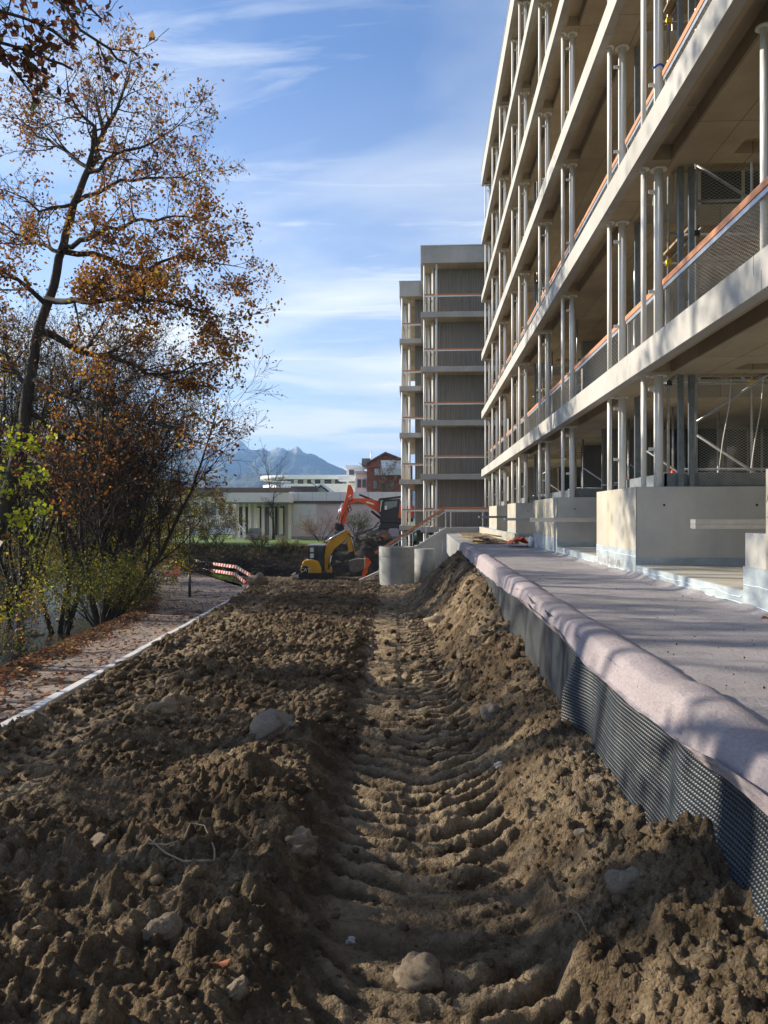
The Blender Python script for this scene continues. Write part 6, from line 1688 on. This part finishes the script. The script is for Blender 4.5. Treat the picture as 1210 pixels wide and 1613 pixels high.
for i in range(4): f = blockbox(h, 602 + i * 7, 608 + i * 7, 726, 737, 91.7, 0.1, 'window', 'shutter'); 
blockbox(h, 600, 632, 725, 738, 91.85, 0.1, 'window_frame', 'render_white'); blockbox(h, 590, 640, 738, 748, 90.9, 1.6, 'balcony', 'render_grey')
for a_ in (588, 600, 615): blockbox(h, a_, a_ + 6, 757, 770, 92.9, 0.1, 'window', 'glass')
m = MB(); p = (576 - 605) / F * 92; m.tube([(p + .6, 93, zf(735)), (p + .6, 93, zf(709))], 0.05, 6); m.build('antenna', M['alu'], h)
# tall street lamp over the hall roof
m = MB(); m.tube([D(508, 800, 88), D(507, 782, 88), D(503, 771, 88), D(496, 764, 88), D(489, 760.5, 88)], [0.07, 0.06, 0.05, 0.05, 0.05], 6); 
e_ = empty('street_lamp', tuple(D(508, 840, 88)), 0, 'curved street lamp rising above the flat hall roof', 'lamp'); b0 = Vector(e_.location)
m.tube([D(508, 840, 88), D(508, 800, 88)], 0.07, 6); m.v = [(x - b0.x, y - b0.y, z - b0.z) for x, y, z in m.v]; m.build('pole', M['galv_dull'], e_)
m = MB(); m.bar(D(490.5, 761, 88) - b0, D(485, 759, 88) - b0, 0.25, 0.12); m.build('lamp_head', M['dark_steel'], e_)
# wall and houses further left, glimpsed through the trees
h = house('terraced_house', 'pale houses glimpsed through the trees far left', 150, 110)
blockbox(h, 60, 250, 770, 850, 110, 10, 'wall', 'render_white'); blockbox(h, 50, 258, 755, 771, 109, 12, 'roof', 'roof_brown')
for i in range(8): blockbox(h, 75 + i * 22, 86 + i * 22, 785, 800, 109.9, 0.1, 'window', 'glass')

# ================================================================== MOUNTAINS AND AIR
def ridge(name, pts, dist, depth, seed, mat, rough):
    """heightfield mountain: skyline given as (px, py) at dist; falls away to both sides"""
    nx, ny = 700, 60
    pxs = np.linspace(pts[0][0], pts[-1][0], nx); sky = np.interp(pxs, [p[0] for p in pts], [p[1] for p in pts])
    sky = sky + 2.6 * fbm(pxs / 13, pxs * 0, 5, seed + 3, 0.6)
    T = np.linspace(-1, 1, ny)
    U = (pxs[None, :] - 605) / F * dist + 0 * T[:, None]; V = dist + T[:, None] * depth + 0 * U
    H = (812 - sky)[None, :] / F * dist
    fall = np.clip(1 - np.abs(T[:, None]), 0, 1) ** 1.1
    nz = fbm(U / (depth * 0.35), V / (depth * 0.35), 6, seed, 0.55)
    rid = 1 - np.abs(nz)
    Z = -8 + (H + 8) * fall * (0.72 + 0.28 * rid * 1.0) + rough * H * nz * fall * (1 - fall) * 2
    Z = np.where(np.abs(T[:, None]) < 0.02, H, Z)
    X = U * CS - V * SN; Y = U * SN + V * CS; idx = np.arange(nx * ny).reshape(ny, nx)
    q = np.stack([idx[:-1, :-1], idx[:-1, 1:], idx[1:, 1:], idx[1:, :-1]], -1).reshape(-1, 4)
    tag(link(name, npmesh(name, np.stack([X, Y, Z], -1).reshape(-1, 3), q, True), mat), kind='structure')
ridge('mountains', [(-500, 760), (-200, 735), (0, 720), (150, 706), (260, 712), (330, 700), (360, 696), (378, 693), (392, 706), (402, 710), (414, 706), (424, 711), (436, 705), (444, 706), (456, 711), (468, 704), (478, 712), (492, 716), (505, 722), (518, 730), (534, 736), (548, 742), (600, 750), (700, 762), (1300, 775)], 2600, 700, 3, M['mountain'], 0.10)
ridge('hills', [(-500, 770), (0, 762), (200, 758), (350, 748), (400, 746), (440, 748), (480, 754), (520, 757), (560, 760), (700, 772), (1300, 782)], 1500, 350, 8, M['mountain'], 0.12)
hz = MB(); hz.box(-2800, 2800, -60, 3700, -12, 290); m = bpy.data.materials.new('haze'); m.use_nodes = True; n, l = m.node_tree.nodes, m.node_tree.links; n.clear()
o_ = n.new('ShaderNodeOutputMaterial'); pv = n.new('ShaderNodeVolumePrincipled'); pv.inputs['Color'].default_value = (0.33, 0.58, 1.0, 1); pv.inputs['Density'].default_value = 0.00026; pv.inputs['Anisotropy'].default_value = 0.3
l.new(pv.outputs[0], o_.inputs['Volume'])
HAZE = True
if HAZE:
    ho = hz.build('haze', m); tag(ho, kind='stuff'); ho['label'] = 'pale blue air between the houses and the mountains'; ho['category'] = 'haze'
